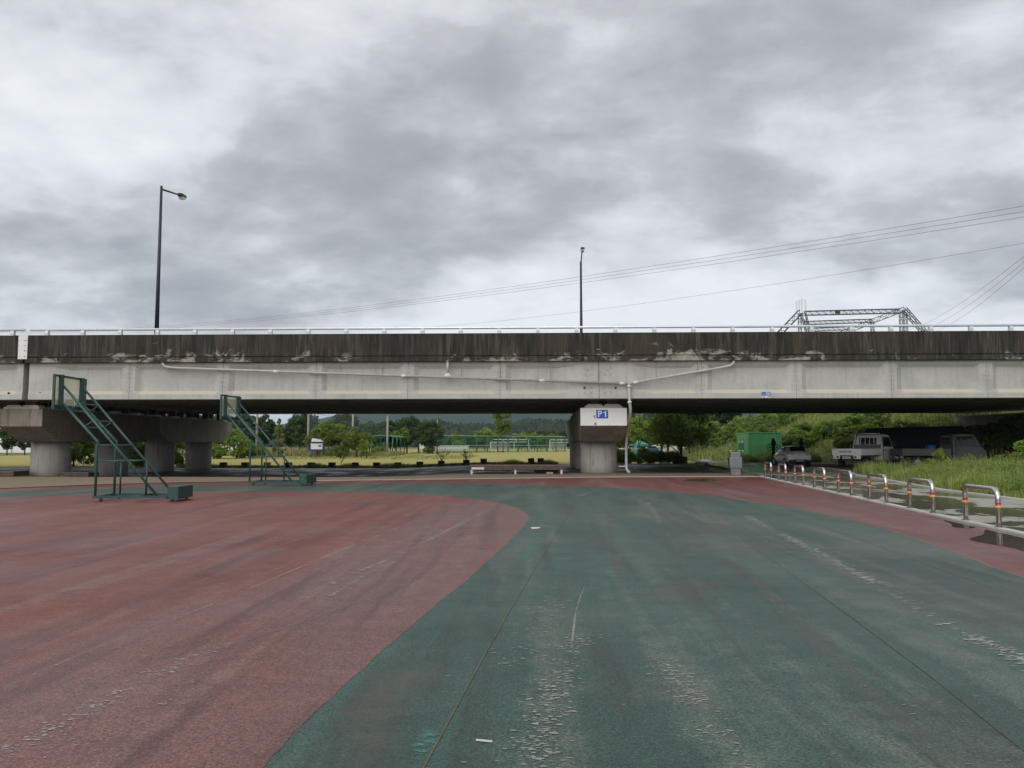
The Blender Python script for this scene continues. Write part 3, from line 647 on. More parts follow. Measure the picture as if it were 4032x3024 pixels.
# ------------------------------------------------------------------ piers
def pier(x, y0, y1, ys, label, capmat, white=False, cx=-.02):
    p = empty('bridge_pier', (x, ys[0], h1(x, ys[0])), 0, label, 'pier', None); base = Vector((-x, -ys[0], -h1(x, ys[0])))
    def P(o): o.location = base; o.parent = p; return o
    w = 1.22; A = lambda y, z, k=1.0: [(x - w * k, y, z), (x + w * k, y, z)]
    # cap: a hammerhead beam, both ends chamfered underneath
    prof = [(y0, 3.50), (y0, 2.55), (y0 + 1.75, 1.74), (y1 - 1.75, 1.74), (y1, 2.55), (y1, 3.50)]
    m = MB(); n = len(prof)
    m.add([(x - w + (.10 if q[1] < 2 else 0), q[0], q[1]) for q in prof] + [(x + w - (.10 if q[1] < 2 else 0), q[0], q[1]) for q in prof],
          [(0, 1, 2, 3, 4, 5), (11, 10, 9, 8, 7, 6)] + [(i, (i + 1) % n, n + (i + 1) % n, n + i) for i in range(n)])
    cap = P(m.build('pier_cap', capmat, bevel=.03))
    for y in ys:
        c = P(MB().tube([(x + cx, y, h1(x, y) - .3), (x + cx, y, .45), (x + cx, y, 1.75)], 1.03, 40).build('column', MAT['pier_concrete']))
    for gy in [g for g in GY if y0 - 1 < g < y1 - .5]:
        zt = 3.94 + SL * (gy - 41.2); yc = max(gy + .33, y0 + .42)
        P(MB().box(x - .98, x + .98, yc - .36, yc + .36, 3.495, 3.60).build('mortar_bed', MAT['pad_concrete'], bevel=.01))
        for s_ in (-1, 1):
            P(MB().add([(x + s_ * a, yc + b, c) for (a, c) in ((.05, 3.60), (.92, 3.60), (.82, 3.70), (.09, 3.70)) for b in (-.3, .3)], [(0, 2, 4, 6), (1, 7, 5, 3), (0, 1, 3, 2), (2, 3, 5, 4), (4, 5, 7, 6), (6, 7, 1, 0)]).build('mortar_pad', MAT['pad_concrete']))
            P(MB().box(x + s_ * .45 - .24, x + s_ * .45 + .24, yc - .24, yc + .24, 3.70, zt - .04).build('bearing', MAT['bearing_dark']))
            P(MB().box(x + s_ * .45 - .34, x + s_ * .45 + .34, yc - .28, yc + .28, zt - .04, zt - .003).build('bearing_plate', MAT['copper_plate']))
    if white:
        wp = P(MB().box(x - w + .01, x + w - .01, y0 - .008, y0 - .001, 2.57, 3.49).build('painted_panel', MAT['white_paint'])); wp['label'] = 'white painted end of the pier cap'
        P(MB().prism([(2.99, 2.945), (3.60, 2.945), (3.60, 3.30), (3.57, 3.385), (2.98, 3.385)], 'y', y0 - .024, y0 - .009).build('number_plate', MAT['blue_paint']))
        tm = text_mesh('plate_letter', 'P', .45, MAT['letter_white'], .003, .010); t = meshobj('plate_letter', tm, p); t.rotation_euler = (R(90), 0, 0); t.location = Vector((3.165, y0 - .030, 3.165)) + base
        P(MB().prism([(3.43, 3.01), (3.50, 3.01), (3.50, 3.33), (3.455, 3.33), (3.42, 3.285), (3.355, 3.275), (3.355, 3.235), (3.43, 3.235)], 'y', y0 - .032, y0 - .025).build('plate_digit', MAT['letter_white']))
        ch = [[(2.84, 3.11), (2.86, 3.13), (2.89, 3.07), (2.96, 3.11), (2.965, 3.09), (2.93, 3.06), (2.94, 2.98), (2.92, 2.92), (2.895, 2.96), (2.87, 3.02), (2.845, 3.04)],
              [(2.86, 2.72), (2.92, 2.725), (2.95, 2.75), (2.975, 2.72), (3.0, 2.64), (2.99, 2.575), (2.95, 2.575), (2.93, 2.63), (2.88, 2.60), (2.86, 2.62), (2.90, 2.70)], [(3.64, 2.66), (3.67, 2.64), (3.66, 2.61), (3.63, 2.63)], [(2.31, 2.63), (2.33, 2.66), (2.345, 2.63)]]
        for c in ch: P(MB().prism(c, 'y', y0 - .0115, y0 - .0085).build('paint_chip', MAT['chip_brown']))
        P(MB().tube([(2.98, 44.68 - .03, .42), (3.0, 44.68 - .03, 1.2), (3.04, 44.68 - .03, 1.70)], .035, 6).build('sealant_streak', MAT['kerb_concrete']))
    return p
YA, YB = (45.6, 52.2), (59.2, 66.0)
pier(3.37, 42.0, 55.45, YA, 'concrete pier with white painted cap end and blue P1 plate', MAT['pier_brown'], True)
pier(3.55, 55.8, 69.3, YB, 'shaded twin-column pier standing behind the white P1 pier', MAT['pier_concrete'])
pier(-27.9, 42.1, 55.45, YA, 'brown stained pier beside the first basketball stand, weeds round its foot', MAT['pier_brown'], False, -.38)
pier(-28.1, 55.8, 69.3, YB, 'shaded twin-column pier behind the brown stained pier', MAT['pier_concrete'], False, -.3)
ab = empty('bridge_abutment', (36.2, 55, 0), 0, 'dark concrete abutment wall at the wooded end under the bridge', 'abutment')
o = MB().box(35.2, 37.6, 41.3, 69.2, -.5, 3.9).build('wall', MAT['pier_concrete'], ab); o.location = (-36.2, -55, 0)

# ------------------------------------------------------------------ drain pipe on the girder
YP = 41.06
dp = empty('drain_pipe', (4.57, 43.6, 0), 0, 'pale grey drain pipe sloping along the girder and down the P1 pier', 'pipe'); dbase = Vector((-4.57, -43.6, 0))
def PD(o): o.location = dbase; o.parent = dp; return o
def arc(pts): return catmull([(a, b, c) for a, b, c in pts], 5)
PD(MB().tube([(-19.72, YP + .06, 5.9), (-19.70, YP, 5.80), (-19.62, YP, 5.68), (-19.40, YP, 5.61), (-18.8, YP, 5.57), (4.56, YP, 4.69)], .066, 12).build('collector_pipe', MAT['pipe_grey']))
PD(MB().tube([(4.56, YP, 4.69), (9.3, YP, 5.50), (9.75, YP, 5.60), (9.93, YP, 5.72), (9.98, YP + .04, 5.9)], .066, 12).build('collector_pipe', MAT['pipe_grey']))
PD(MB().tube([(-4.73, YP, 5.88), (-4.73, YP, 5.2)], .066, 10).build('branch_pipe', MAT['pipe_grey']))
PD(MB().add([(-4.95, YP - .07, 5.08), (-4.5, YP - .07, 5.06), (-4.66, YP - .07, 5.27), (-4.80, YP - .07, 5.27), (-4.95, YP + .07, 5.08), (-4.5, YP + .07, 5.06), (-4.66, YP + .07, 5.27), (-4.80, YP + .07, 5.27)], [(0, 1, 2, 3), (7, 6, 5, 4), (0, 4, 5, 1), (1, 5, 6, 2), (2, 6, 7, 3), (3, 7, 4, 0)]).build('tee', MAT['pipe_joint'], bevel=.03))
dpz = h1(4.7, 43.7)
PD(MB().tube([(4.60, YP, 4.72), (4.62, YP, 3.9), (4.66, YP, 3.45), (4.70, YP + .35, 3.1), (4.72, 42.9, 2.4), (4.72, 43.5, 1.85), (4.70, 43.65, 1.5), (4.70, 43.65, dpz + .32), (4.74, 43.55, dpz + .18), (4.86, 43.4, dpz + .06)], .075, 12).build('downpipe', MAT['pipe_grey']))
for z in (3.78, 4.60): PD(MB().tube([(4.615, YP, z), (4.62, YP, z - .09)], .105, 12).build('coupling', MAT['pipe_joint']))
for x in (-13.7, -7.0, 0.15, 4.25, 4.95):
    f = (x + 19.36) / 23.9; z = 5.585 - f * .895 if x < 4.5 else 4.69 + (x - 4.56) * .171
    PD(MB().tube([(x - .13, YP, z + (.005 if x < 4.5 else -.02)), (x + .13, YP, z - (.005 if x < 4.5 else -.02))], .076, 12).build('coupling', MAT['pipe_joint']))
for x in (-14.6, -10.3, -8.1, -4.0, -2.0, .6, 3.05, 6.0, 8.1):
    f = (x + 19.36) / 23.9; z = 5.585 - f * .895 if x < 4.5 else 4.69 + (x - 4.56) * .171
    PD(MB().tube([(x, YP, z + .06), (x, YP, 5.87)], .011, 6).build('hanger_rod', MAT['stainless_brushed']))
PD(MB().box(4.3, 4.72, 43.62, 43.66, 1.33, 1.38).build('bracket', MAT['galvanised'])); PD(MB().box(4.3, 4.72, 43.62, 43.66, .38, .43).build('bracket', MAT['galvanised']))

# ------------------------------------------------------------------ street lamps on the deck
def lamp(loc, h, sgn, reach, rise, r, label):
    l_ = empty('street_lamp', loc, 0, label, 'street lamp')
    MB().tube([(0, 0, 0), (0, 0, h * .5), (0, 0, h)], [r, r * .75, r * .52], 12).build('pole', MAT['lamp_dark'], l_)
    MB().box(-.17, .17, -.17, .17, 0, .03).build('base_plate', MAT['lamp_dark'], l_)
    MB().tube([(0, 0, h - .18), (0, sgn * reach * .72, h - .18 + rise * .75)], .05, 8).build('arm', MAT['lamp_dark'], l_)
    y0, y1 = sgn * reach * .68, sgn * (reach * .68 + .7); z = h - .18 + rise * .72
    hd = MB().loft([[(-.10, y0, z - .02), (.10, y0, z - .02), (.10, y0, z + .12), (-.10, y0, z + .12)], [(-.155, y0 + (y1 - y0) * .35, z - .04), (.155, y0 + (y1 - y0) * .35, z - .04), (.13, y0 + (y1 - y0) * .35, z + .16), (-.13, y0 + (y1 - y0) * .35, z + .16)], [(-.18, y1, z + .02), (.18, y1, z + .02), (.14, y1, z + .16), (-.14, y1, z + .16)]]).build('lamp_head', MAT['lamp_dark'], l_, bevel=.03)
    MB().loft([[(-.14, y0 + (y1 - y0) * .3, z - .03), (.14, y0 + (y1 - y0) * .3, z - .03), (.13, y0 + (y1 - y0) * .36, z - .18), (-.13, y0 + (y1 - y0) * .36, z - .18)], [(-.15, y1 - sgn * .05, z + .02), (.15, y1 - sgn * .05, z + .02), (.12, y1 - sgn * .12, z - .13), (-.12, y1 - sgn * .12, z - .13)]]).build('lens', MAT['lamp_glass'], hd)
    return l_
lamp((-20.72, 42.35, 6.2), 9.55, 1, 3.1, .5, .125, 'dark street lamp whose arm reaches away over the deck')
lamp((3.52, 66.3, 6.43), 10.45, -1, 3.2, .75, .155, 'dark street lamp above the P1 pier, head turned outward')
# ================================================================== STEEL HOOP BARRIERS
def hoop():
    r = empty('hoop_barrier', (0, 0, 0)); W2 = .72; H = .70; rr = .048
    pts = [(0, -W2, -.05), (0, -W2, H - .16)] + [(0, -W2 + .16 - .16 * math.cos(a), H - .16 + .16 * math.sin(a)) for a in [math.pi / 2 * k / 6 for k in range(1, 7)]]
    pts += [(0, W2 - .16 + .16 * math.sin(a), H - .16 + .16 * math.cos(a)) for a in [math.pi / 2 * k / 6 for k in range(0, 7)]] + [(0, W2, -.05)]
    MB().tube(pts, rr, 18).build('hoop_tube', MAT['stainless'], r)
    for s_ in (-1, 1):
        MB().tube([(0, s_ * W2, .425), (0, s_ * W2, .465)], rr + .003, 18).build('red_band', MAT['band_red'], r)
        MB().tube([(0, s_ * W2, .355), (0, s_ * W2, .365), (0, s_ * W2, .385), (0, s_ * W2, .395)], [rr + .002, rr + .011, rr + .011, rr + .002], 18).build('orange_band', MAT['band_orange'], r)
        MB().tube([(0, s_ * W2, .0), (0, s_ * W2, .012)], rr + .03, 18).build('foot_plate', MAT['stainless_brushed'], r)
    return r
hp = hoop()
for k in range(8):
    o = hp if k == 0 else copy_tree(hp)
    yc = 38.05 - 3.12 * k; xc = 10.88 - .092 * (39.9 - yc)
    o.location = (xc, yc, .047); o.rotation_euler = (0, 0, R(-5.4))
    tag(o, ('second', 'second', 'third', 'fourth', 'fifth', 'sixth', 'seventh', 'eighth')[k] + ' bent steel hoop barrier along the kerb, counted from the drinking fountain', 'barrier', 'hoop barriers along the kerb')
tag(hp, 'bent steel hoop standing beside the steel drinking fountain, end of the row')
hp['label'] = 'bent steel hoop at the end of the row, nearest the drinking fountain'
o['label'] = 'bent steel hoop mirrored in the puddle at the open end of the row'

# ================================================================== BASKETBALL STANDS
def stand():
    r = empty('basketball_stand', (0, 0, 0)); g = MAT['green_steel']; gl = MAT['green_steel_light']; w = .58
    wf, wr, xp, zk, xb, zu, zl, xf, b0, b1, bz, zt, zb, bw = -.97, .97, -1.12, 1.6, -2.22, 3.25, 2.76, .58, .84, 1.14, .41, 3.52, 2.55, .90
    fr = MB()
    for s_ in (-1, 1): fr.box(xp - .06, b0, s_ * w - .035, s_ * w + .035, .095, .165)
    fr.box(xp - .06, xp + .01, -w + .035, w - .035, .10, .16); fr.box(-.1, -.03, -w + .035, w - .035, .10, .16)
    fr.build('base_frame', g, r)
    bx = MB().box(b0, b1, -w, w, .09, bz).build('counterweight_box', g, r, bevel=.008)
    MB().box(b0 - .02, b1 + .03, -w - .03, w + .03, .07, .092).build('box_tray', g, r)
    for x in (wf, wr):
        for s_ in (-1, 1):
            wh = MB().tube([(x, s_ * (w - .02) - .025, .045), (x, s_ * (w - .02) + .025, .045)], .045, 14).build('caster', MAT['rubber_black'], r)
            MB().box(x - .03, x + .03, s_ * (w - .02) - .034, s_ * (w - .02) + .034, .05, .10).build('caster_fork', g, wh)
    for s_ in (-1, 1):
        y = s_ * w
        MB().tube([(xb + .09, y, zu), (xf, y, .15)], .034, 10).build('upper_arm', gl, r)
        MB().tube([(xb + .09, y, zl), (xp + .03, y, zk + .05), (xp, y, zk - .05), (xp, y, .16)], .034, 10).build('lower_arm', gl, r)
        MB().tube([(xp + .28, y * .55, .16), (xp + .28, y * .55, 1.12)] if s_ > 0 else [(.05, y * .1, .16), (.05, y * .1, 1.14)], .025, 8).build('inner_post', g, r)
        MB().box(xb + .005, xb + .11, y - .045, y + .045, zb + .05, zt + .01).build('board_upright', g, r)
    sl = (zu - .15) / (xf - xb - .09)
    def xu(z): return xf - (z - .15) / sl
    def xl(z): return xb + .09 + (zl - z) / ((zl - zk) / (xp - xb - .09))
    for z in (2.72, 2.24): MB().tube([(xu(z), -w, z), (xu(z), w, z)], .02, 8).build('cross_bar', gl, r)
    for z in (2.52, 2.06): MB().tube([(xl(z), -w, z), (xl(z), w, z)], .02, 8).build('cross_bar', gl, r)
    MB().tube([(xp, -w, 1.56), (xp, w, 1.56)], .022, 8).build('cross_bar', gl, r)
    for z in (1.56, 1.12):
        for s_ in (-1, 1): MB().tube([(xp, s_ * w, z), (xu(z), s_ * w, z)], .022, 8).build('side_bar', gl, r)
        MB().tube([(xu(z), -w, z), (xu(z), w, z)], .02, 8).build('cross_bar', gl, r)
    for (za, zb_) in ((2.52, 2.72), (2.06, 2.24)):
        for s_ in (-1, 1): MB().tube([(xl(za), s_ * w, za), (xu(zb_), s_ * w, zb_)], .018, 8).build('lattice_bar', gl, r)
    fb = MB(); fb.box(xb - .02, xb + .04, -bw, bw, zt - .05, zt); fb.box(xb - .02, xb + .04, -bw, bw, zb, zb + .13)
    for s_ in (-1, 1): fb.box(xb - .0195, xb + .0395, s_ * bw - (.055 if s_ > 0 else 0), s_ * bw + (.055 if s_ < 0 else 0), zb + .13, zt - .05)
    fb.build('board_frame', g, r)
    bd = MB().box(xb - .01, xb + .01, -bw + .056, bw - .056, zb + .131, zt - .051).build('backboard', MAT['acrylic'], r)
    q = MB(); t = .045; q.box(xb + .0105, xb + .013, -.30, .30, 3.03 - t, 3.03); q.box(xb + .0105, xb + .013, -.30, -.30 + t, zb + .14, 3.03 - t); q.box(xb + .0105, xb + .013, .30 - t, .30, zb + .14, 3.03 - t)
    q.build('target_square', MAT['goal_white'], bd)
    return r
b1 = stand(); b1.location = (-11.23, 22.59, .009); b1.rotation_euler = (0, 0, .075)
tag(b1, 'dark green wheeled basketball stand parked on the red infield', 'basketball stand', 'basketball stands')
b2 = copy_tree(b1); b2.location = (-10.06, 31.3, .006); b2.rotation_euler = (0, 0, -.05)
tag(b2, 'dark green wheeled basketball stand parked on the green track near the brick paving')

# ================================================================== LOW WOODEN PLATFORMS
def platform(name, x0, x1, y0, y1, h, label, legs, rz=0, white=True):
    xc, yc = (x0 + x1) / 2, (y0 + y1) / 2; zg = h1(xc, yc) + .02; r = empty(name, (xc, yc, zg), rz, label, 'platform'); a, b = (x1 - x0) / 2, (y1 - y0) / 2
    n = 9; d = 2 * b / n
    for k in range(n): MB().box(-a, a, -b + k * d + .006, -b + (k + 1) * d - .006, h - .035, h + (.003 if k % 2 else 0)).build('plank', MAT['wood_grey'], r)
    fr = MB(); fr.box(-a, a, -b, -b + .05, h - .25, h - .037); fr.box(-a, a, b - .05, b, h - .25, h - .037); fr.box(-a, -a + .05, -b + .05, b - .05, h - .25, h - .037); fr.box(a - .05, a, -b + .05, b - .05, h - .25, h - .037)
    fr.build('apron', MAT['wood_dark'], r)
    for x in legs:
        for y in (-b + .05, b - .05): MB().box(x - .05, x + .05, y - .045 - (.012 if y < 0 else 0), y + .045, -.02, h - .25 + (.0 if white else 0)).build('leg', MAT['leg_white' if white else 'wood_dark'], r)
    return r
pf = platform('wooden_platform', -3.72, 1.30, 42.6, 44.3, .47, 'long low brown wooden platform on white legs left of the P1 pier', (-2.42, -.1, 2.35), R(2.5))
MB().box(-2.42, -1.75, -.93, -.86, .24, .36).build('white_board', MAT['leg_white'], pf)
platform('wooden_platform', -33.2, -28.7, 42.8, 44.3, .50, 'brown wooden platform half hidden beyond the weedy pier foot', (-1.9, 0, 1.9), R(3), False)
platform('wooden_platform', -26.9, -25.3, 44.3, 45.4, .44, 'short dark wooden bench platform on the right of the brown pier', (-.68, .68), 0, False)
for i, (x, y, w, h, m) in enumerate(((-.1, 43.7, .42, .16, 'planter_pale'), (.55, 43.0, .36, .10, 'pad_concrete'), (-1.6, 43.2, .25, .08, 'pier_brown'))):
    zg = h1(x, y) + .02; tag(MB().box(-w / 2, w / 2, -.1, .1, 0, h).build('concrete_block', MAT[m], bevel=.01, loc=(x, y, zg)), ['pale concrete block lying under the wooden platform', 'broad flat stone lying under the right end of the wooden platform', 'small brown stone lying under the wooden platform'][i], 'block')
tb = MB().prism([(-.72, .24), (.72, .24), (.62, .05), (-.5, .02)], 'y', -.3, .3).build('black_tub', MAT['plastic_black'], loc=(.35, 43.65, h1(.35, 43.6) + .0)); tag(tb, 'black plastic trough pushed under the wooden platform', 'tub')

# ================================================================== PLANTER BOXES ALONG THE FIELD
def planter_mesh(s=.52, h=.48):
    m = MB(); o, i = s / 2, s / 2 - .06
    m.loft([[(-o, -o, 0), (o, -o, 0), (o, o, 0), (-o, o, 0)], [(-o, -o, h), (o, -o, h), (o, o, h), (-o, o, h)], [(-i, -i, h), (i, -i, h), (i, i, h), (-i, i, h)], [(-i, -i, h - .1), (i, -i, h - .1), (i, i, h - .1), (-i, i, h - .1)]]); return m
pmd = planter_mesh().mesh('planter', MAT['planter_dark']); pmp = planter_mesh().mesh('planter', MAT['planter_pale'])
PLX = [-27.36, -25.44, -23.51, -21.67, -19.68, -17.87, -15.84, -13.99, -12.16, -10.26, -8.41, -6.26, -4.77]
for i, x in enumerate(PLX):
    y = 68.75; sp = i == 2; o = meshobj('planter_box', pmp if sp else pmd, None, (x, y, h1(x, y) + .0), (0, 0, random.Random(i).uniform(-.12, .12)))
    tag(o, 'dark square planter box on the verge between road and yellow field', 'planter box', 'planter boxes along the field edge')
    if sp: tag(o, 'pale concrete planter box seen through the second basketball stand')
    if i == 10: tag(o, 'dark planter box with a spindly spreading shrub in it')
    if i == 11: tag(o, 'dark planter box with a small leafy sapling in it')
    if i == 12:
        tag(o, 'dark planter box with a white board lying on top'); MB().box(-.28, .28, -.28, .28, .485, .54).build('board', MAT['goal_white'], o)
o = meshobj('planter_box', pmd, None, (-.67, 68.9, h1(-.67, 68.9) + .06), (0, R(-7), .05)); tag(o, 'dark planter box tilted to one side behind the wooden platform', 'planter box', 'planter boxes along the field edge')
o = meshobj('planter_box', pmd, None, (.12, 68.9, h1(.1, 68.9) + .06), (0, 0, -.05)); tag(o, 'upright dark planter box next to the tilted one', 'planter box', 'planter boxes along the field edge')

# ================================================================== DRINKING FOUNTAIN, STOOL
f = empty('drinking_fountain', (9.96, 41.3, h1(9.96, 41.3) + .02), R(-4), 'stainless steel drinking fountain cabinet standing on the brick paving', 'drinking fountain')
MB().box(-.24, .24, -.2, .2, 0, .37).build('pedestal', MAT['stainless_brushed'], f, bevel=.01)
MB().box(-.31, .31, -.27, .27, .37, .92).build('cabinet', MAT['stainless_brushed'], f, bevel=.015)
MB().box(-.25, .25, -.22, .22, .92, 1.17).build('basin', MAT['stainless_brushed'], f, bevel=.015)
MB().tube([(.03, -.27, .84), (.03, -.35, .84), (.03, -.36, .78)], .018, 8).build('tap', MAT['stainless'], f)
MB().tube([(-.2, 0, 1.17), (-.2, 0, 1.24), (-.17, -.03, 1.27)], .02, 8).build('spout', MAT['goal_white'], f)
MB().tube([(.25, 0, 1.14), (.31, 0, 1.16), (.32, 0, 1.24)], .022, 8).build('lever', MAT['plastic_black'], f)
s_ = empty('stool', (9.95, 49.6, h1(9.95, 49.6) + .03), R(8), 'dark bench stool with splayed legs between the tree and the fountain', 'stool')
MB().box(-.36, .36, -.17, .17, .42, .47).build('seat', MAT['wood_dark'], s_, bevel=.01)
for a in (-1, 1):
    for b in (-1, 1): MB().bar((a * .28, b * .12, .42), (a * .36, b * .16, 0), .05).build('leg', MAT['plastic_black'], s_)

# ================================================================== GREEN SITE CONTAINER
ct = empty('site_container', (19.75, 76.5, h1(21, 77)), R(-3), 'bright green corrugated site office container among the weeds', 'container')
CW, CD, CH = 3.05, 5.6, 2.72; zg = -.1
def corr(n, L):
    pts = []; d = L / n
    for k in range(n): pts += [(k * d, 0), (k * d + d * .32, 0), (k * d + d * .42, .035), (k * d + d * .9, .035)]
    return pts + [(L, 0)]
c = corr(16, CW); V = [(a, b, z) for z in (zg + .12, CH - .1) for a, b in c]; n = len(c)
MB().add(V, [(i, i + 1, n + i + 1, n + i) for i in range(n - 1)]).build('front_panel', MAT['container_green'], ct)
MB().box(-.0, .03, .02, CD, zg + .12, CH - .1).build('side_panel', MAT['container_trim'], ct)
MB().box(CW - .03, CW, .02, CD, zg + .12, CH - .1).build('side_panel', MAT['container_green'], ct); MB().box(0.03, CW - .03, CD - .03, CD, zg + .12, CH - .1).build('rear_panel', MAT['container_green'], ct)
MB().box(0, CW, 0.04, CD, CH - .1, CH - .03).build('roof', MAT['container_trim'], ct)
fm = MB()
for x in (-.02, CW - .08): fm.box(x, x + .1, -.03, .07, zg, CH)
fm.box(-.02, .08, CD - .08, CD + .02, zg, CH); fm.box(.08, CW - .08, -.03, .04, CH - .1, CH - .002); fm.box(.08, CW - .08, -.03, .04, zg, zg + .12); fm.box(-.02, .045, .07, CD - .08, CH - .1, CH - .002); fm.build('corner_frame', MAT['container_trim'], ct)
dr = MB().box(-.02, 0, .45, 1.35, zg + .15, 2.25).build('door', MAT['container_trim'], ct); MB().box(-.06, -.02, .52, .6, 1.05, 1.15).build('handle', MAT['galvanised'], dr)
for y in (2.1, 3.6):
    wi = MB().box(-.025, 0, y, y + 1.15, .85, 2.05).build('window', MAT['fence_green'], ct); MB().box(-.028, -.024, y + .1, y + 1.05, 1.72, 1.98).build('pane', MAT['lens_clear'], wi); MB().box(-.028, -.024, y + .15, y + 1.0, .88, 1.02).build('pane', MAT['goal_white'], wi)
    MB().box(-.03, -.024, y + .54, y + .6, .85, 2.05).build('mullion', MAT['container_trim'], wi)

# ================================================================== CAR (seen from behind)
simple('truck_shade_dark', (.09, .09, .087), .5, 0, .12, 2)  # second truck's body: deep shade under the bridge put into the colour
car = empty('parked_car', (17.5, 54.6, h1(17.5, 55) + .012), R(-1), 'white hatchback with red tail lights parked under the bridge', 'car'); car.scale = (.93, .93, .95)
def carring(y, hw, zb, zbelt, zr, hr):     # one half section, mirrored
    h = [(0, zb), (hw * .80, zb), (hw * .97, zb + .12), (hw, (zb + zbelt) * .5), (hw * .985, zbelt - .10), (hw * .93, zbelt), (hr, zr - .09 if zr > zbelt + .1 else zbelt + .02), (hr * .82, zr - .015), (0, zr)]
    return [(x, y, z) for x, z in h] + [(-x, y, z) for x, z in h[-2:0:-1]]
st = [(0.0, .70, .42, .80, .82, .55), (.05, .83, .34, .90, .94, .66), (.18, .88, .25, .98, 1.03, .70), (.42, .90, .2, 1.0, 1.13, .66), (.85, .90, .19, .99, 1.38, .585), (1.3, .90, .19, .97, 1.46, .60), (2.0, .90, .19, .95, 1.48, .61), (2.6, .90, .19, .93, 1.42, .60), (3.05, .895, .19, .92, 1.16, .66), (3.35, .89, .19, .90, .97, .70), (3.9, .86, .2, .80, .84, .66), (4.25, .78, .26, .66, .70, .55), (4.36, .6, .4, .56, .58, .45)]
bo = MB().loft([carring(*s) for s in st], smooth=True).build('body', MAT['car_white'], car)
m = bo.modifiers.new('sub', 'SUBSURF'); m.levels = 2; m.render_levels = 2
MB().add([(-.57, .36, 1.085), (.57, .36, 1.085), (.50, .86, 1.41), (-.50, .86, 1.41), (-.57, .33, 1.08), (.57, .33, 1.08), (.5, .83, 1.415), (-.5, .83, 1.415)], [(4, 5, 6, 7), (0, 1, 5, 4), (1, 2, 6, 5), (2, 3, 7, 6), (3, 0, 4, 7)]).build('rear_window', MAT['glass_dark'], car)
for s_ in (-1, 1):
    for (ya, yb) in ((1.05, 1.78), (1.86, 2.72)):
        za = 1.36 if ya < 1.8 else 1.37; zb2 = 1.38 if yb < 2 else 1.20; xx = lambda z: s_ * (.885 - (z - .96) * .62)
        MB().quad((xx(.99), ya, .99), (xx(.99), yb + (.2 if yb > 2 else 0), .99), (xx(zb2), yb - .02, zb2), (xx(za), ya + .18 if ya < 1.8 else ya, za)).build('side_window', MAT['glass_dark'], car)
    tl = MB().add([(s_ * .40, .012, .80), (s_ * .82, .09, .775), (s_ * .865, .33, .85), (s_ * .84, .28, .93), (s_ * .80, .08, .93), (s_ * .46, .02, .905)], [(0, 1, 4, 5), (1, 2, 3, 4)]).build('tail_light', MAT['lens_red'], car)
    MB().box(s_ * .55 - .06, s_ * .55 + .06, -.004, .02, .835, .875).build('reverse_lamp', MAT['lens_clear'], tl)
    for y in (.78, 3.45):
        wl_ = MB().tube([(s_ * .70, y, .30), (s_ * .905, y, .30)], .305, 24).build('wheel', MAT['tyre'], car)
        MB().tube([(s_ * .89, y, .30), (s_ * .915, y, .30)], .20, 16).build('rim', MAT['rim'], wl_)
    MB().box(s_ * .92 - .1, s_ * .92 + .1, 2.62, 2.74, .95, 1.07).build('mirror', MAT['car_white'], car, bevel=.03)
MB().loft([[(-.74, -.005, .30), (-.40, -.03, .30), (.40, -.03, .30), (.74, -.005, .30), (.80, .3, .22), (-.80, .3, .22)], [(-.76, .0, .46), (-.36, -.025, .52), (.36, -.025, .52), (.76, .0, .46), (.80, .3, .42), (-.80, .3, .42)]]).build('bumper_insert', MAT['plastic_black'], car)
pl = MB().box(-.26, .26, -.045, -.03, .385, .485).build('number_plate', MAT['letter_white'], car)
for k in range(7): MB().box(-.22 + k * .062 + (.02 if k > 2 else 0), -.18 + k * .062 + (.02 if k > 2 else 0), -.047, -.0452, .405, .465).build('plate_character', MAT['letter_dark'], pl)
MB().tube([(0, .0, .86), (0, .03, .86)], .05, 14).build('badge', MAT['stainless_brushed'], car)

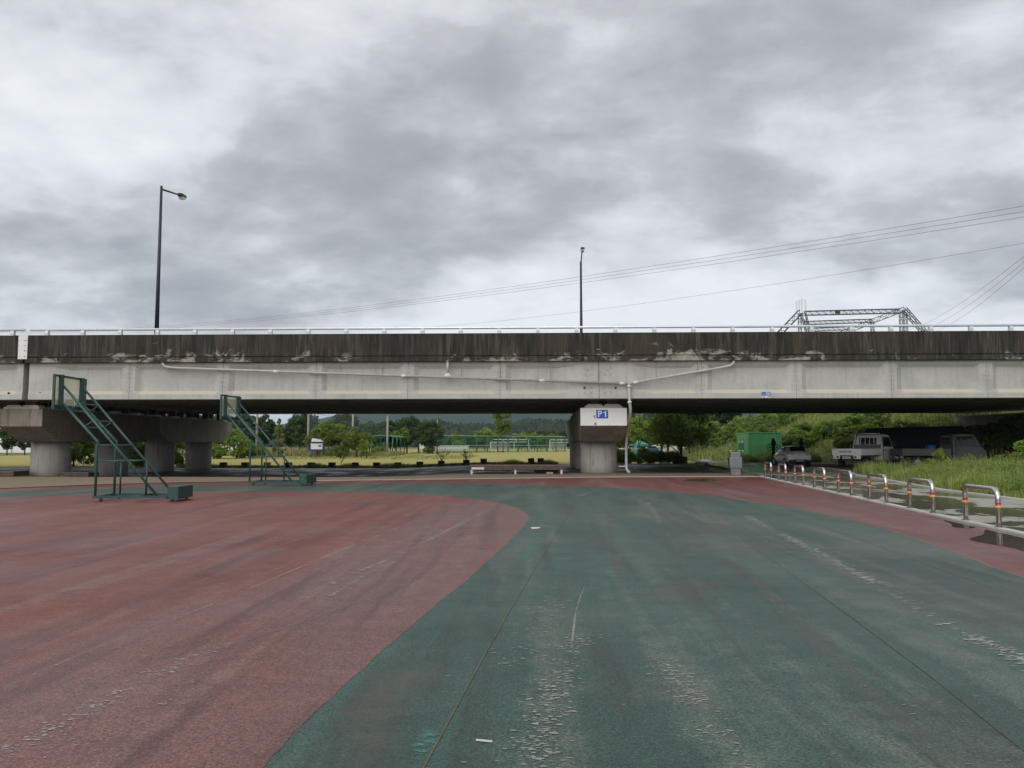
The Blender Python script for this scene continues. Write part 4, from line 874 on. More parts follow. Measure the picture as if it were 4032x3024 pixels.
# ================================================================== LIGHT TRUCKS
def truck(loc, rz, label, guard, colour, text):
    t = empty('light_truck', loc, rz, label, 'truck'); Wd = MAT[colour]       # local: rear at y = 0, front towards +y
    bed = MB().box(-.83, .83, .02, 2.75, .72, .80).build('bed_floor', MAT['truck_grey'], t)
    for s_ in (-1, 1): MB().box(s_ * .84 - .025, s_ * .84 + .025, .03, 2.75, .74, 1.12).build('side_board', Wd, t, bevel=.01)
    tg = MB().box(-.865, .865, -.03, .022, .74, 1.12).build('tailgate', Wd, t, bevel=.01)
    if text:
        tm = text_mesh('lettering', 'KIA MOTORS', .125, MAT['letter_dark'], .002, .004); o = meshobj('lettering', tm, tg); o.rotation_euler = (R(90), 0, 0); o.location = (-.06, -.034, .94)
    for s_ in (-1, 1):
        lp = MB().box(s_ * .62 - .2, s_ * .62 + .2, -.02, .06, .53, .735).build('lamp_panel', Wd, t)
        for dx, mm in ((-.09, 'lens_red'), (.09, 'lens_clear')): MB().tube([(s_ * (.62 + dx), -.045, .63), (s_ * (.62 + dx), -.018, .63)], .07, 16).build('tail_light', MAT[mm], lp)
    pl = MB().box(-.24, .24, -.03, -.01, .54, .66).build('number_plate', MAT['letter_white'], t)
    for k in range(6): MB().box(-.19 + k * .066, -.15 + k * .066, -.033, -.031, .565, .635).build('plate_character', MAT['letter_dark'], pl)
    MB().box(-.36, .36, .1, 4.7, .42, .60).build('chassis', MAT['plastic_black'], t)
    cab = MB().loft([[(-.82, 2.86, .45), (.82, 2.86, .45), (.82, 2.86, 1.25), (.70, 2.92, 1.93), (-.70, 2.92, 1.93), (-.82, 2.86, 1.25)], [(-.83, 3.5, .4), (.83, 3.5, .4), (.83, 3.5, 1.25), (.71, 3.5, 2.0), (-.71, 3.5, 2.0), (-.83, 3.5, 1.25)], [(-.83, 4.45, .4), (.83, 4.45, .4), (.83, 4.45, 1.2), (.70, 4.12, 1.95), (-.70, 4.12, 1.95), (-.83, 4.45, 1.2)], [(-.80, 4.82, .45), (.80, 4.82, .45), (.80, 4.80, .95), (.78, 4.62, 1.15), (-.78, 4.62, 1.15), (-.80, 4.80, .95)]]).build('cab', Wd, t, bevel=.04)
    MB().box(-.52, .52, 2.845, 2.9, 1.38, 1.78).build('rear_window', MAT['glass_dark'], t, bevel=.02)
    MB().add([(-.74, 4.66, 1.19), (.74, 4.66, 1.19), (.66, 4.20, 1.86), (-.66, 4.20, 1.86)], [(0, 1, 2, 3)]).build('windscreen', MAT['glass_dark'], t)
    for s_ in (-1, 1):
        MB().add([(s_ * .838, 3.05, 1.25), (s_ * .838, 4.35, 1.22), (s_ * .745, 4.06, 1.84), (s_ * .745, 3.15, 1.84)], [(0, 1, 2, 3)]).build('side_window', MAT['glass_dark'], t)
        d = MB().box(s_ * .838 - .004, s_ * .838 + .004, 3.02, 3.06, .5, 1.9).build('pillar_line', MAT['plastic_black'], t); MB().box(s_ * .845 - .012, s_ * .845 + .012, 3.15, 3.27, 1.02, 1.07).build('handle', MAT['plastic_black'], t)
        MB().box(s_ * .95 - .08, s_ * .95 + .08, 4.42, 4.5, 1.25, 1.52).build('mirror', MAT['plastic_black'], t)
        for y in (.85, 4.05):
            w_ = MB().tube([(s_ * .62, y, .31), (s_ * .80, y, .31)], .31, 20).build('wheel', MAT['tyre'], t); MB().tube([(s_ * .79, y, .31), (s_ * .81, y, .31)], .19, 14).build('rim', MAT['rim'], w_)
    if guard:
        g = MB(); g.box(-.80, .80, 2.74, 2.80, .80, 1.36); g.build('headboard', MAT['truck_grey'], t)
        for x in (-.78, -.42, -.14, .14, .42, .78): MB().tube([(x, 2.77, 1.34), (x * .9, 2.80, 2.02)], .022, 8).build('guard_bar', MAT['truck_white'], t)
        MB().tube([(-.71, 2.80, 2.02), (.71, 2.80, 2.02)], .028, 8).build('guard_bar', MAT['truck_white'], t)
        for s_ in (-1, 1): MB().tube([(s_ * .86, 2.6, .7), (s_ * .86, 2.78, 1.3), (s_ * .72, 2.80, 2.06)], .03, 8).build('guard_bar', MAT['truck_white'], t)
    return t
zt1 = h1(20, 48) + .013
t1 = truck((17.98, 47.65, zt1), R(-46), 'white light truck with lettered tailgate and barred rear window', True, 'truck_white', True)
MB().box(-.5, .5, 2.3, 2.7, .80, .95).build('crate', MAT['wood_dark'], t1)
t2 = truck((21.2, 48.4, h1(23, 48) + .013), R(-91), 'light truck with deep shade painted into its body colour, sideways behind the weeds', False, 'truck_shade_dark', False)
tag(MB().tube([(0, 0, 0), (0, 0, .08), (0, 0, .5), (0, 0, .55)], [.24, .27, .27, .2], 16).build('barrel', MAT['blue_plastic'], loc=(23.2, 48.4, h1(23, 48) + .82)), 'blue plastic barrel standing on the shaded truck bed', 'barrel')
dk = empty('covered_stack', (26.2, 57, h1(26, 57)), 0, 'black tarpaulin covered stack in the dark behind the trucks', 'stack')
MB().loft([[(-3.2, -1.2, 0), (3.2, -1.2, 0), (3.2, 1.2, 0), (-3.2, 1.2, 0)], [(-3.15, -1.15, 2.2), (3.15, -1.15, 2.35), (3.15, 1.15, 2.35), (-3.15, 1.15, 2.2)], [(-2.9, -.9, 2.7), (2.9, -.9, 2.85), (2.9, .9, 2.85), (-2.9, .9, 2.7)]]).build('tarpaulin', MAT['tarp_dark'], dk, bevel=.08)
MB().box(-3.1, 3.1, -1.1, 1.1, -.05, .08).build('pallet', MAT['wood_dark'], dk)

# ================================================================== OUTDOOR EXERCISE MACHINES
def ring_(c, rad, tr, n=28): return [(c[0] + rad * math.cos(2 * math.pi * k / n), c[1], c[2] + rad * math.sin(2 * math.pi * k / n)) for k in range(n + 1)]
def gym(loc, label, rad, dx, zc):
    g = empty('exercise_machine', loc, R(12), label, 'exercise machine')
    MB().tube([(0, 0, 0), (0, 0, 1.95), (0, 0, 2.08)], [.12, .12, .09], 12).build('post', MAT['plastic_black'], g); MB().box(-.17, .17, -.12, .12, 1.55, 1.85).build('collar', MAT['plastic_black'], g, bevel=.03)
    for s_ in (-1, 1):
        c = (s_ * dx, -.05 * s_, zc); w = MB().tube(ring_(c, rad, .02), .022, 8, False).build('hand_wheel', MAT['plastic_black'], g)
        for k in range(3):
            a = k * math.pi / 3 + .3; MB().tube([(c[0] - rad * math.cos(a), c[1], c[2] - rad * math.sin(a)), (c[0] + rad * math.cos(a), c[1], c[2] + rad * math.sin(a))], .015, 6).build('spoke', MAT['plastic_black'], w)
        MB().tube([(0, 0, zc), c], .03, 8).build('axle', MAT['plastic_black'], g)
    return g
gym((19.1, 66.2, h1(19.1, 66.2)), 'black exercise post with small paired hand wheels in front of the container', .24, .32, 1.35)
gym((21.4, 66.4, h1(21.4, 66.4)), 'black exercise post with large paired hand wheels rising behind the car', .52, .62, 1.35)

# ================================================================== THE FIELD BEYOND
# green mesh fence
fn = empty('mesh_fence', (-9.5, 158, 0), 0, 'tall green mesh fence with pale rails across the field', 'fence')
A_, B_ = Vector((-21.9, 145, 0)), Vector((5.5, 172, 0)); NP = 14; FH = 3.3; oF = Vector((9.5, -158, 0))
for k in range(NP + 1):
    p = A_ + (B_ - A_) * k / NP + oF; MB().box(p.x - .14, p.x + .14, p.y - .08, p.y + .08, -.2, FH).build('post', MAT['fence_green'], fn)
for z in (FH - .1, 1.35):
    for k in range(NP): a = A_ + (B_ - A_) * k / NP + oF; b = A_ + (B_ - A_) * (k + 1) / NP + oF; MB().bar((a.x, a.y - .12, z), (b.x, b.y - .12, z), .08).build('rail', MAT['fence_pale'], fn)
for k in range(NP): a = A_ + (B_ - A_) * k / NP + oF; b = A_ + (B_ - A_) * (k + 1) / NP + oF; MB().quad((a.x, a.y, .05), (b.x, b.y, .05), (b.x, b.y, FH), (a.x, a.y, FH)).build('mesh_panel', MAT['net_green'], fn)
bn = empty('banner', (-17.4, 148.4, 0), math.atan2(27, 27.4) * .0 + R(44.6), 'faded green and white banner tied low on the mesh fence', 'banner')
MB().box(-3.6, -2.2, -.02, .0, .15, 1.35).build('white_panel', MAT['goal_white'], bn); MB().box(-2.2, 5.6, -.02, .0, .25, 1.35).build('cloth', MAT['fence_pale'], bn)
m = MB(); rr = random.Random(4)
for k in range(12): x = -1.8 + k * .58; m.box(x, x + .2, -.035, -.021, .62, 1.1); m.box(x + .2, x + .4, -.035, -.021, .62 + rr.choice((0, .2)), 1.1 - rr.choice((0, .15)))
m.build('lettering', MAT['goal_white'], bn)
def goal(loc, w, h, d, rz, label):
    g = empty('football_goal', loc, rz, label, 'goal'); M_ = MAT['goal_white']; r = .07
    for s_ in (-1, 1):
        MB().tube([(s_ * w / 2, 0, 0), (s_ * w / 2, 0, h)], r, 8).build('upright', M_, g); MB().tube([(s_ * w / 2, 0, h), (s_ * w / 2, -d * .45, h * .78)], r * .7, 6).build('top_stay', M_, g)
        MB().tube([(s_ * w / 2, -d * .45, h * .78), (s_ * w / 2, -d, 0)], r * .7, 6).build('rear_stay', M_, g)
    for x in (-w / 6, w / 6): MB().tube([(x, 0, h), (x, -d * .45, h * .78)], r * .6, 6).build('top_stay', M_, g)
    MB().tube([(-w / 2, 0, h), (w / 2, 0, h)], r, 8).build('crossbar', M_, g); MB().tube([(-w / 2, -d * .45, h * .78), (w / 2, -d * .45, h * .78)], r * .7, 6).build('rear_bar', M_, g); MB().tube([(w * .12, -d * .45, h * .78), (w * .12, -d, 0)], r * .7, 6).build('rear_stay', M_, g)
    MB().quad((-w / 2, -d * .45, h * .78), (w * .0, -d * .45, h * .78), (0, -d, .02), (-w / 2, -d, .02)).build('net', MAT['net_white'], g)
    return g
goal((-6.4, 172.5, 0), 8.2, 2.6, 2.2, R(2), 'white football goal behind the lone tree and the mesh fence')
goal((6.5, 190, 0), 8.0, 2.6, 2.2, R(-2), 'white football goal partly hidden behind the shaded pier')
# arched shelter
sh = empty('arched_shelter', (-23.4, 124, 0), R(2), 'green arched canopy shelter on slim columns beside the round bush', 'shelter')
SX, SY, HH = 1.55, 6.6, 2.75
roof = MB(); n = 14
prof = [(-SX - .35 + (2 * SX + .7) * k / n, HH + .22 * math.sin(math.pi * k / n)) for k in range(n + 1)]
roof.loft([[(a, y, b) for a, b in prof] + [(a, y, b - .1) for a, b in prof[::-1]] for y in (-SY - .4, SY + .4)]); roof.build('roof', MAT['roof_green'], sh)
for s_ in (-1, 1):
    for k in range(3):
        y0 = -SY + k * 2 * SY / 3; y1 = y0 + 2 * SY / 3; arch = [(y0 + .08 + (y1 - y0 - .16) * t, 1.55 + 1.05 * math.sqrt(max(0, 1 - (2 * t - 1) ** 2))) for t in [q / 12 for q in range(13)]]
        MB().prism([(y0, 1.5)] + arch + [(y1, 1.5), (y1, HH), (y0, HH)], 'x', s_ * SX - .05, s_ * SX + .05).build('arch_panel', MAT['roof_green'], sh)
    for k in range(4): MB().tube([(s_ * SX, -SY + k * 2 * SY / 3, 0), (s_ * SX, -SY + k * 2 * SY / 3, 1.6)], .09, 8).build('column', MAT['fence_green'], sh)
MB().box(-SX - .2, SX + .2, -SY, SY, -.05, .18).build('floor', MAT['wood_dark'], sh)
# notice board
nb = empty('notice_board', (-27.95, 100, h1(-28, 100)), R(-2), 'dark framed notice board with a white poster standing on two posts', 'notice board')
for s_ in (-1, 1): MB().box(s_ * .6 - .05, s_ * .6 + .05, -.04, .04, -.1, 1.0).build('post', MAT['fence_green'], nb)
MB().box(-.98, .98, -.07, .07, .80, 1.92).build('panel', MAT['board_navy'], nb, bevel=.02); MB().box(-.76, .72, -.085, -.072, .98, 1.72).build('poster', MAT['poster_white'], nb)
MB().box(.22, .60, -.092, -.086, 1.28, 1.55).build('picture', MAT['truck_grey'], nb); MB().prism([(-.65, 1.92), (.75, 1.92), (.35, 2.22), (-.55, 2.36)], 'y', -.3, .3).build('crest', MAT['poster_white'], nb)
tag(MB().tube([(0, 0, 0), (0, 0, .42), (0, 0, .48)], [.17, .19, .15], 12).build('bin', MAT['blue_plastic'], loc=(-28.5, 99.4, h1(-28.5, 99.4))), 'small blue bin at the foot of the notice board', 'bin')
tag(MB().box(-.35, .35, -.15, .15, 0, .25).build('crate', MAT['wood_dark'], loc=(-27.7, 99.4, h1(-27.7, 99.4)), bevel=.01), 'low brown crate between the notice board posts', 'crate')
# tall poles carrying a ball net
for i, (x, y, h, lb) in enumerate(((-39.2, 110, 9.5, 'tall concrete pole behind the second basketball stand'), (-32.0, 110, 8.6, 'tall concrete net pole left of the notice board'), (-25.9, 110.5, 6.6, 'tall concrete net pole behind the spreading tree'), (-21.15, 111, 5.45, 'tall concrete net pole behind the arched shelter'), (-18.0, 141, 5.9, 'thin concrete pole behind the mesh fence banner'))):
    po = empty('net_pole', (x, y, h1(x, y)), 0, lb, 'pole', 'net poles by the field'); MB().tube([(0, 0, -.2), (0, 0, h * .5), (0, 0, h)], [.17, .15, .12] if i < 4 else [.12, .1, .08], 10).build('shaft', MAT['pole_concrete'], po); MB().tube([(0, 0, h), (0, 0, h + .12)], [.13, .1], 10).build('cap', MAT['pole_concrete'], po)
def netspan(a, b, ha, hb, sag, label):
    n = 16; top = [(a[0] + (b[0] - a[0]) * t, a[1] + (b[1] - a[1]) * t, ha + (hb - ha) * t - sag * 4 * t * (1 - t)) for t in [k / n for k in range(n + 1)]]
    m = MB(); m.add(top + [(p[0], p[1], 2.4) for p in top], [(k, k + 1, n + 2 + k, n + 1 + k) for k in range(n)]); g = empty('ball_net', (a[0], a[1], 2.4), 0, label, 'net'); o = m.build('net_sheet', MAT['net_grey'], g); o.location = (-a[0], -a[1], -2.4)
    o = MB().tube(top, .02, 5).build('top_rope', MAT['cable_dark'], g); o.location = (-a[0], -a[1], -2.4)
netspan((-32.0, 110), (-25.9, 110.5), 6.4, 6.4, .9, 'thin grey ball net sagging from the pole left of the notice board'); netspan((-25.9, 110.5), (-21.15, 111), 5.9, 5.35, .75, 'thin grey ball net sagging down to the shelter pole')
# small green tent and things beyond the field on the right
tn = empty('canopy_tent', (13.4, 113, 0), R(10), 'green peaked canopy tent beyond the shrubs right of the pier', 'tent')
for a in (-1.3, 1.3):
    for b in (-1.3, 1.3): MB().tube([(a, b, 0), (a, b, 1.65)], .04, 6).build('leg', MAT['galvanised'], tn)
MB().add([(-1.5, -1.5, 1.6), (1.5, -1.5, 1.6), (1.5, 1.5, 1.6), (-1.5, 1.5, 1.6), (0, 0, 2.4), (-1.5, -1.5, 1.4), (1.5, -1.5, 1.4), (1.5, 1.5, 1.4), (-1.5, 1.5, 1.4)], [(0, 1, 4), (1, 2, 4), (2, 3, 4), (3, 0, 4), (0, 5, 6, 1), (1, 6, 7, 2), (2, 7, 8, 3), (3, 8, 5, 0)]).build('canopy', MAT['roof_green'], tn)
MB().box(-1.2, .3, -1.2, -.9, .05, .75).build('counter', MAT['roof_green'], tn)
for i, (x, c, lb) in enumerate(((15.2, 'truck_grey', 'dark parked car beside the green canopy tent'), (17.0, 'board_navy', 'navy parked car next to the dark one beyond the shrubs'))):
    k = empty('parked_car', (x, 121, 0), 0, lb, 'car'); MB().loft([carring(*[q * 1 for q in s]) for s in st]).build('body', MAT[c], k); MB().box(-.55, .55, .3, .5, 1.1, 1.3).build('rear_window', MAT['glass_dark'], k)
    for s_ in (-1, 1):
        for y in (.78, 3.45): MB().tube([(s_ * .7, y, .3), (s_ * .905, y, .3)], .3, 14).build('wheel', MAT['tyre'], k)
# ramp with guard rail climbing the embankment
rp = empty('ramp_wall', (20, 121, 0), 0, 'pale concrete ramp edge climbing behind the trees', 'ramp')
RA, RB = Vector((15.6, 122, .5)), Vector((27.0, 119, 3.6)); MB().add([(RA.x - 20, RA.y - 121, -.3), (RB.x - 20, RB.y - 121, -.3), (RB.x - 20, RB.y - 121, RB.z - .45), (RA.x - 20, RA.y - 121, RA.z - .45), (RA.x - 20, RA.y - 120.5, -.3), (RB.x - 20, RB.y - 120.5, -.3), (RB.x - 20, RB.y - 120.5, RB.z - .45), (RA.x - 20, RA.y - 120.5, RA.z - .45)], [(0, 1, 2, 3), (7, 6, 5, 4), (3, 2, 6, 7), (0, 3, 7, 4), (1, 5, 6, 2), (0, 4, 5, 1)]).build('wall', MAT['kerb_concrete'], rp)
gr = empty('guard_rail', (RA.x, RA.y, 0), 0, 'silver guard rail rising along the ramp behind the tree', 'guard rail'); NN = 9
for k in range(NN + 1): p = RA + (RB - RA) * k / NN - Vector((RA.x, RA.y, 0)); MB().box(p.x - .07, p.x + .07, p.y + .1, p.y + .24, p.z - .5, p.z + .42).build('post', MAT['galvanised'], gr)
for dz in (.12, .38):
    a = RA - Vector((RA.x, RA.y, 0)); b = RB - Vector((RA.x, RA.y, 0)); MB().bar((a.x, a.y + .05, a.z + dz), (b.x, b.y + .05, b.z + dz), .07, .2).build('rail_beam', MAT['galvanised'], gr)
# far buildings
def house(x, y, w, d, h, roofm, label, rz=0, pitch=True):
    b = empty('house', (x, y, FARH(x, y)), rz, label, 'building'); MB().box(-w / 2, w / 2, -d / 2, d / 2, -3, h).build('wall', MAT['house_white'], b)
    if pitch: MB().prism([(-d / 2 - .4, h), (d / 2 + .4, h), (0, h + d * .3)], 'x', -w / 2 - .4, w / 2 + .4).build('roof', MAT[roofm], b)
    else: MB().box(-w / 2 - .2, w / 2 + .2, -d / 2 - .2, d / 2 + .2, h, h + .4).build('roof', MAT[roofm], b)
    for k in range(3): xx = -w / 2 + w * (k + .5) / 3; MB().box(xx - w * .07, xx + w * .07, -d / 2 - .04, -d / 2 - .003, h * .35, h * .75).build('window', MAT['glass_dark'], b)
# lattice frame of the net hall behind the bridge
lt = empty('lattice_frame', (60, 150, 0), 0, 'dark lattice steel frame with antennas rising behind the bridge parapet', 'lattice frame')
def truss(a, b, w, name, seg=None, four=True, parent=lt, mat='lattice_paint'):
    a = Vector(a); b = Vector(b); L = (b - a).length; d = (b - a) / L; up = Vector((0, 1, 0)); x = d.cross(up).normalized() * w / 2; y = up * w / 2; t = max(.06, w * .15)
    off = [x + y, x - y, -x - y, -x + y] if four else [x, -x]; m = MB(); o_ = Vector((60, 150, 0))
    for o in off: m.bar(a + o - o_, b + o - o_, t)
    n = seg or max(3, int(L / w)); 
    for i in range(n):
        p, q = a + d * L * i / n, a + d * L * (i + 1) / n
        for k in range(len(off) if four else 1):
            u, v = off[k], off[(k + 1) % len(off)]
            m.bar(p + u - o_, q + v - o_, t * .6) if i % 2 else m.bar(p + v - o_, q + u - o_, t * .6)
    return m.build(name, MAT[mat], parent)
TL, TR = (48.9, 150, 26.3), (68.0, 150, 26.7)
truss((49.6, 150, 26.0), (67.3, 150, 26.35), .75, 'top_truss', 28, True); truss((50.0, 152, 24.45), (62.8, 152, 24.85), .62, 'middle_truss', 24, True); truss((50.4, 151, 23.0), (58.2, 151, 23.3), .55, 'lower_truss', 16, True)
truss(TL, (35, 150, 12.0), .85, 'leg_truss', 22); truss((49.4, 150, 26.2), (52.5, 150, 12.0), .75, 'leg_truss', 16); truss((48.75, 150, 26), (48.6, 150, 0), .5, 'mast', 40)
truss(TR, (30.5, 150, 12.2), .8, 'diagonal_truss', 48); truss((67.45, 150, 26.2), (67.3, 150, 0), .55, 'mast', 40); truss((68.2, 150, 26.2), (68.3, 150, 0), .5, 'mast', 40); truss(TR, (81.5, 150, 10), .8, 'leg_truss', 26)
truss((62.9, 152, 24.8), (62.9, 152, 0), .5, 'mast', 36); truss((35, 150, 12.0), (35, 150, 0), .6, 'mast', 18); truss((81.5, 150, 10), (81.5, 150, 0), .6, 'mast', 16); truss((30.5, 150, 12.2), (30.5, 150, 0), .6, 'mast', 16)
for dx, h0, h1_ in ((-.65, 26.5, 28.3), (-.15, 26.4, 28.6), (.35, 26.4, 28.8), (1.0, 26.3, 28.6)): MB().bar((48.9 + dx - 60, 0, h0), (48.9 + dx - 60, 0, h1_), .26).build('antenna', MAT['rail_alu'], lt)
MB().tube([(48.7 - 60, 0, 26.4), (48.7 - 60, 0, 29.9)], .05, 6).build('antenna', MAT['rail_alu'], lt); MB().box(55.4 - 60, 56.1 - 60, -.35, .35, 25.95, 26.4).build('junction_box', MAT['plastic_black'], lt)
# overhead wires
def wire(a, b, sag, r, label, grp):
    n = 40; pts = [(a[0] + (b[0] - a[0]) * t, a[1] + (b[1] - a[1]) * t, a[2] + (b[2] - a[2]) * t - sag * 4 * t * (1 - t)) for t in [k / n for k in range(n + 1)]]
    tag(MB().tube(pts, r, 5).build('overhead_wire', MAT['cable_dark']), label, 'wire', grp)
WG = 'overhead wires beyond the bridge'
for i in range(3): wire((85.2, 130 + i, 41.2 - .75 * i), (-307, 420, 63.3 - .5 * i), 7.5 - .2 * i, .03, ('topmost', 'middle', 'lowest')[i] + ' of three thin overhead wires running close together past the lamps', WG)
wire((97.95, 150, 40.26), (-114.7, 420, 61.6), 4.5, .03, 'single thin overhead wire below the bundle of three', WG)
for i in range(3): wire((84.95, 132 + i, 36.6 - .9 * i), (187 + 1.6 * i, 420, 60.1 - i), 3.6 + i, .03, ('topmost', 'middle', 'lowest')[i] + ' of three thin wires dropping steeply behind the lattice frame', WG)
# ================================================================== FAR GROUND: hills and mountain
def FARH(x, y): return 0.0
def ridge(name, xs, zs, y, depth, mat, nx=160, ny=14, rough=1.0, seed=1):
    rg = np.random.RandomState(seed); X = np.linspace(xs[0], xs[-1], nx); base = np.interp(X, xs, zs)
    k = np.array([1, 1.5, 2.5, 4, 7, 11]) * 6 / (xs[-1] - xs[0]); n = sum(np.sin(2 * np.pi * (X * f + rg.rand() * 9)) / (i + 1) ** 1.1 for i, f in enumerate(k))
    V = []; 
    for j in range(ny):
        t = j / (ny - 1); prof = math.sin(min(t, 1) * math.pi * .5) ** .9
        dn = sum(np.sin(2 * np.pi * (X * f * 1.3 + j * .17 + rg.rand() * .3)) / (i + 1) for i, f in enumerate(k))
        z = -2 + (base + n * rough + 2) * prof + dn * rough * .5 * math.sin(t * math.pi)
        V.append(np.stack([X, np.full(nx, y - depth + depth * t), z], -1))
    V.append(np.stack([X, np.full(nx, y + depth), np.full(nx, -2.0)], -1))
    V = np.concatenate(V); ny += 1; I, J = np.meshgrid(np.arange(nx - 1), np.arange(ny - 1)); a = (J * nx + I).ravel()
    me = npmesh(name, V, np.stack([a, a + 1, a + 1 + nx, a + nx], -1), mat); me.polygons.foreach_set('use_smooth', [True] * len(me.polygons))
    tag(meshobj(name, me), kind='structure'); return V.reshape(ny, nx, 3)
MY = 2600.
ridge('mountain', np.array([-1500, -900, -700, -600, -520, -440, -330, -230, -120, 0, 120, 250, 380, 520, 700, 1000, 1500]) * 2600 / 2000, np.array([30, 40, 50, 54, 62, 80, 104, 122, 116, 108, 100, 94, 84, 74, 70, 60, 30]) * 1.30, MY, 700, MAT['mountain_ground'], 240, 16, 4.5, 5)
HY = 560.
hv = ridge('hill', [-420, -300, -180, -125, -98, -80, -70, -58, -48, -38, -20, -8, 14, 40, 80, 130, 200, 300, 420], [6, 8, 8.5, 9.5, 11.5, 14, 16, 12.5, 12.5, 12.8, 12.6, 16.5, 15.0, 14, 13, 13, 12, 9, 6], HY, 170, MAT['hill_ground'], 260, 20, .35, 8)

# ================================================================== VEGETATION
def leaves(cent, size, rng, up=.35, aspect=.62):
    n = len(cent); a = rng.normal(size=(n, 3)); a[:, 2] += up * 2; a /= np.linalg.norm(a, axis=1)[:, None]
    b = rng.normal(size=(n, 3)); b -= (b * a).sum(1)[:, None] * a; b /= np.linalg.norm(b, axis=1)[:, None]; c = np.cross(a, b)
    s = (size * rng.uniform(.6, 1.4, n))[:, None]; b = b * s * .5; c = c * s * .5 * aspect; bend = a * s * .12
    V = np.stack([cent - b, cent + c * .9 + bend, cent + b, cent - c * .9 + bend], 1).reshape(-1, 3); return V, np.arange(4 * n).reshape(n, 4)
def crown(rng, h, rad, n, size, clumps, shape='round', z0=.35, gap=.0):
    C = []
    while len(C) < clumps:
        u = rng.normal(size=3); u /= np.linalg.norm(u); r_ = rng.uniform(.35, 1) ** .6; z = u[2] * r_
        if shape == 'cone': t = rng.uniform(0, 1); rr = rad * (1 - t) ** .85 * rng.uniform(.4, 1.05); an = rng.uniform(0, 6.28); C.append((rr * math.cos(an), rr * math.sin(an), h * (z0 + (1 - z0) * t)))
        elif shape == 'vase': t = rng.uniform(0, 1) ** .7; rr = rad * (.25 + .8 * t - .35 * t ** 3) * math.sqrt(rng.uniform(.05, 1)); an = rng.uniform(0, 6.28); C.append((rr * math.cos(an), rr * math.sin(an), h * (z0 + (1 - z0) * t)))
        else: C.append((u[0] * r_ * rad, u[1] * r_ * rad, h * (z0 + (1 - z0) * (.5 + .5 * z * (1 if z > 0 else .9)))))
    C = np.array(C); k = rng.randint(0, len(C), n); cr_ = rad * (.26 if shape != 'cone' else .2); d = rng.normal(size=(n, 3)); d /= np.linalg.norm(d, axis=1)[:, None]
    P = C[k] + d * (cr_ * rng.uniform(.35, 1, n) ** .5)[:, None] * np.array([1, 1, .72]); P[:, 2] = np.maximum(P[:, 2], .05); return C, P
def tree_meshes(seed, h, rad, n, size, shape='round', z0=.35, mat='leaf_mid', clumps=34, tr=.11):
    rng = np.random.RandomState(seed); C, P = crown(rng, h, rad, n, size, clumps, shape, z0); V, F = leaves(P, size, rng)
    cm = npmesh('crown', V, F, MAT[mat]); m = MB(); top = h * (.8 if shape == 'cone' else .62)
    m.tube([(0, 0, -.15), (rng.normal() * .05, rng.normal() * .05, top * .35), (rng.normal() * .12, rng.normal() * .12, top * .7), (rng.normal() * .15, rng.normal() * .15, top)], [tr, tr * .85, tr * .6, tr * .25], 8)
    for i in rng.permutation(len(C))[:12]:
        c = C[i]; zb = max(h * z0 * .7, c[2] - np.hypot(c[0], c[1]) * .9); zb = min(zb, top * .9); m.tube([(0, 0, zb), (c[0] * .5, c[1] * .5, zb + (c[2] - zb) * .6), tuple(c)], [tr * .45, tr * .3, tr * .1], 5)
    return m.mesh('trunk', MAT['bark']), cm
PROTO = {}
def proto(k, *a, **kw): PROTO[k] = tree_meshes(*a, **kw)
proto('round_dark', 11, 7.5, 3.1, 4200, .42, 'round', .22, 'leaf_dark', 44, .18); proto('round_dark2', 12, 7.0, 2.7, 3800, .42, 'round', .2, 'leaf_dark', 40, .17)
proto('round_mid', 13, 5.0, 2.1, 3600, .30, 'round', .18, 'leaf_mid', 40, .13); proto('round_olive', 14, 4.6, 2.0, 3400, .28, 'round', .22, 'leaf_olive', 36, .12)
proto('vase', 15, 6.8, 2.1, 3600, .30, 'vase', .36, 'leaf_mid', 44, .10); proto('cone', 16, 4.8, 1.05, 2600, .22, 'cone', .08, 'leaf_olive', 46, .09)
proto('young', 17, 4.6, 1.6, 2600, .26, 'round', .3, 'leaf_bright', 30, .08); proto('bush', 18, 1.9, 1.0, 2200, .17, 'round', .02, 'leaf_bright', 30, .05)
proto('slope_bush', 23, 2.0, 1.4, 2600, .20, 'round', .0, 'leaf_mid', 26, .05); proto('shrub', 19, 2.1, 1.5, 2600, .22, 'round', .0, 'leaf_bright', 30, .06); proto('dark_shrub', 20, 1.7, 1.5, 2400, .22, 'round', .0, 'weed_leaf', 30, .05); proto('big_shade', 21, 5.6, 2.9, 7500, .22, 'round', .2, 'leaf_mid', 60, .13)
def tree(name, k, x, y, label, s=1.0, sz=None, rz=None, cat='tree', group=None, dz=0):
    rr = random.Random(int(x * 97 + y * 13)); e = empty(name, (x, y, h1(x, y) + dz), rz if rz is not None else rr.uniform(0, 6.28), label, cat, group); e.scale = (s, s, sz or s)
    meshobj('trunk' if cat == 'tree' else 'stem', PROTO[k][0], e); meshobj('crown' if cat == 'tree' else 'foliage', PROTO[k][1], e); return e
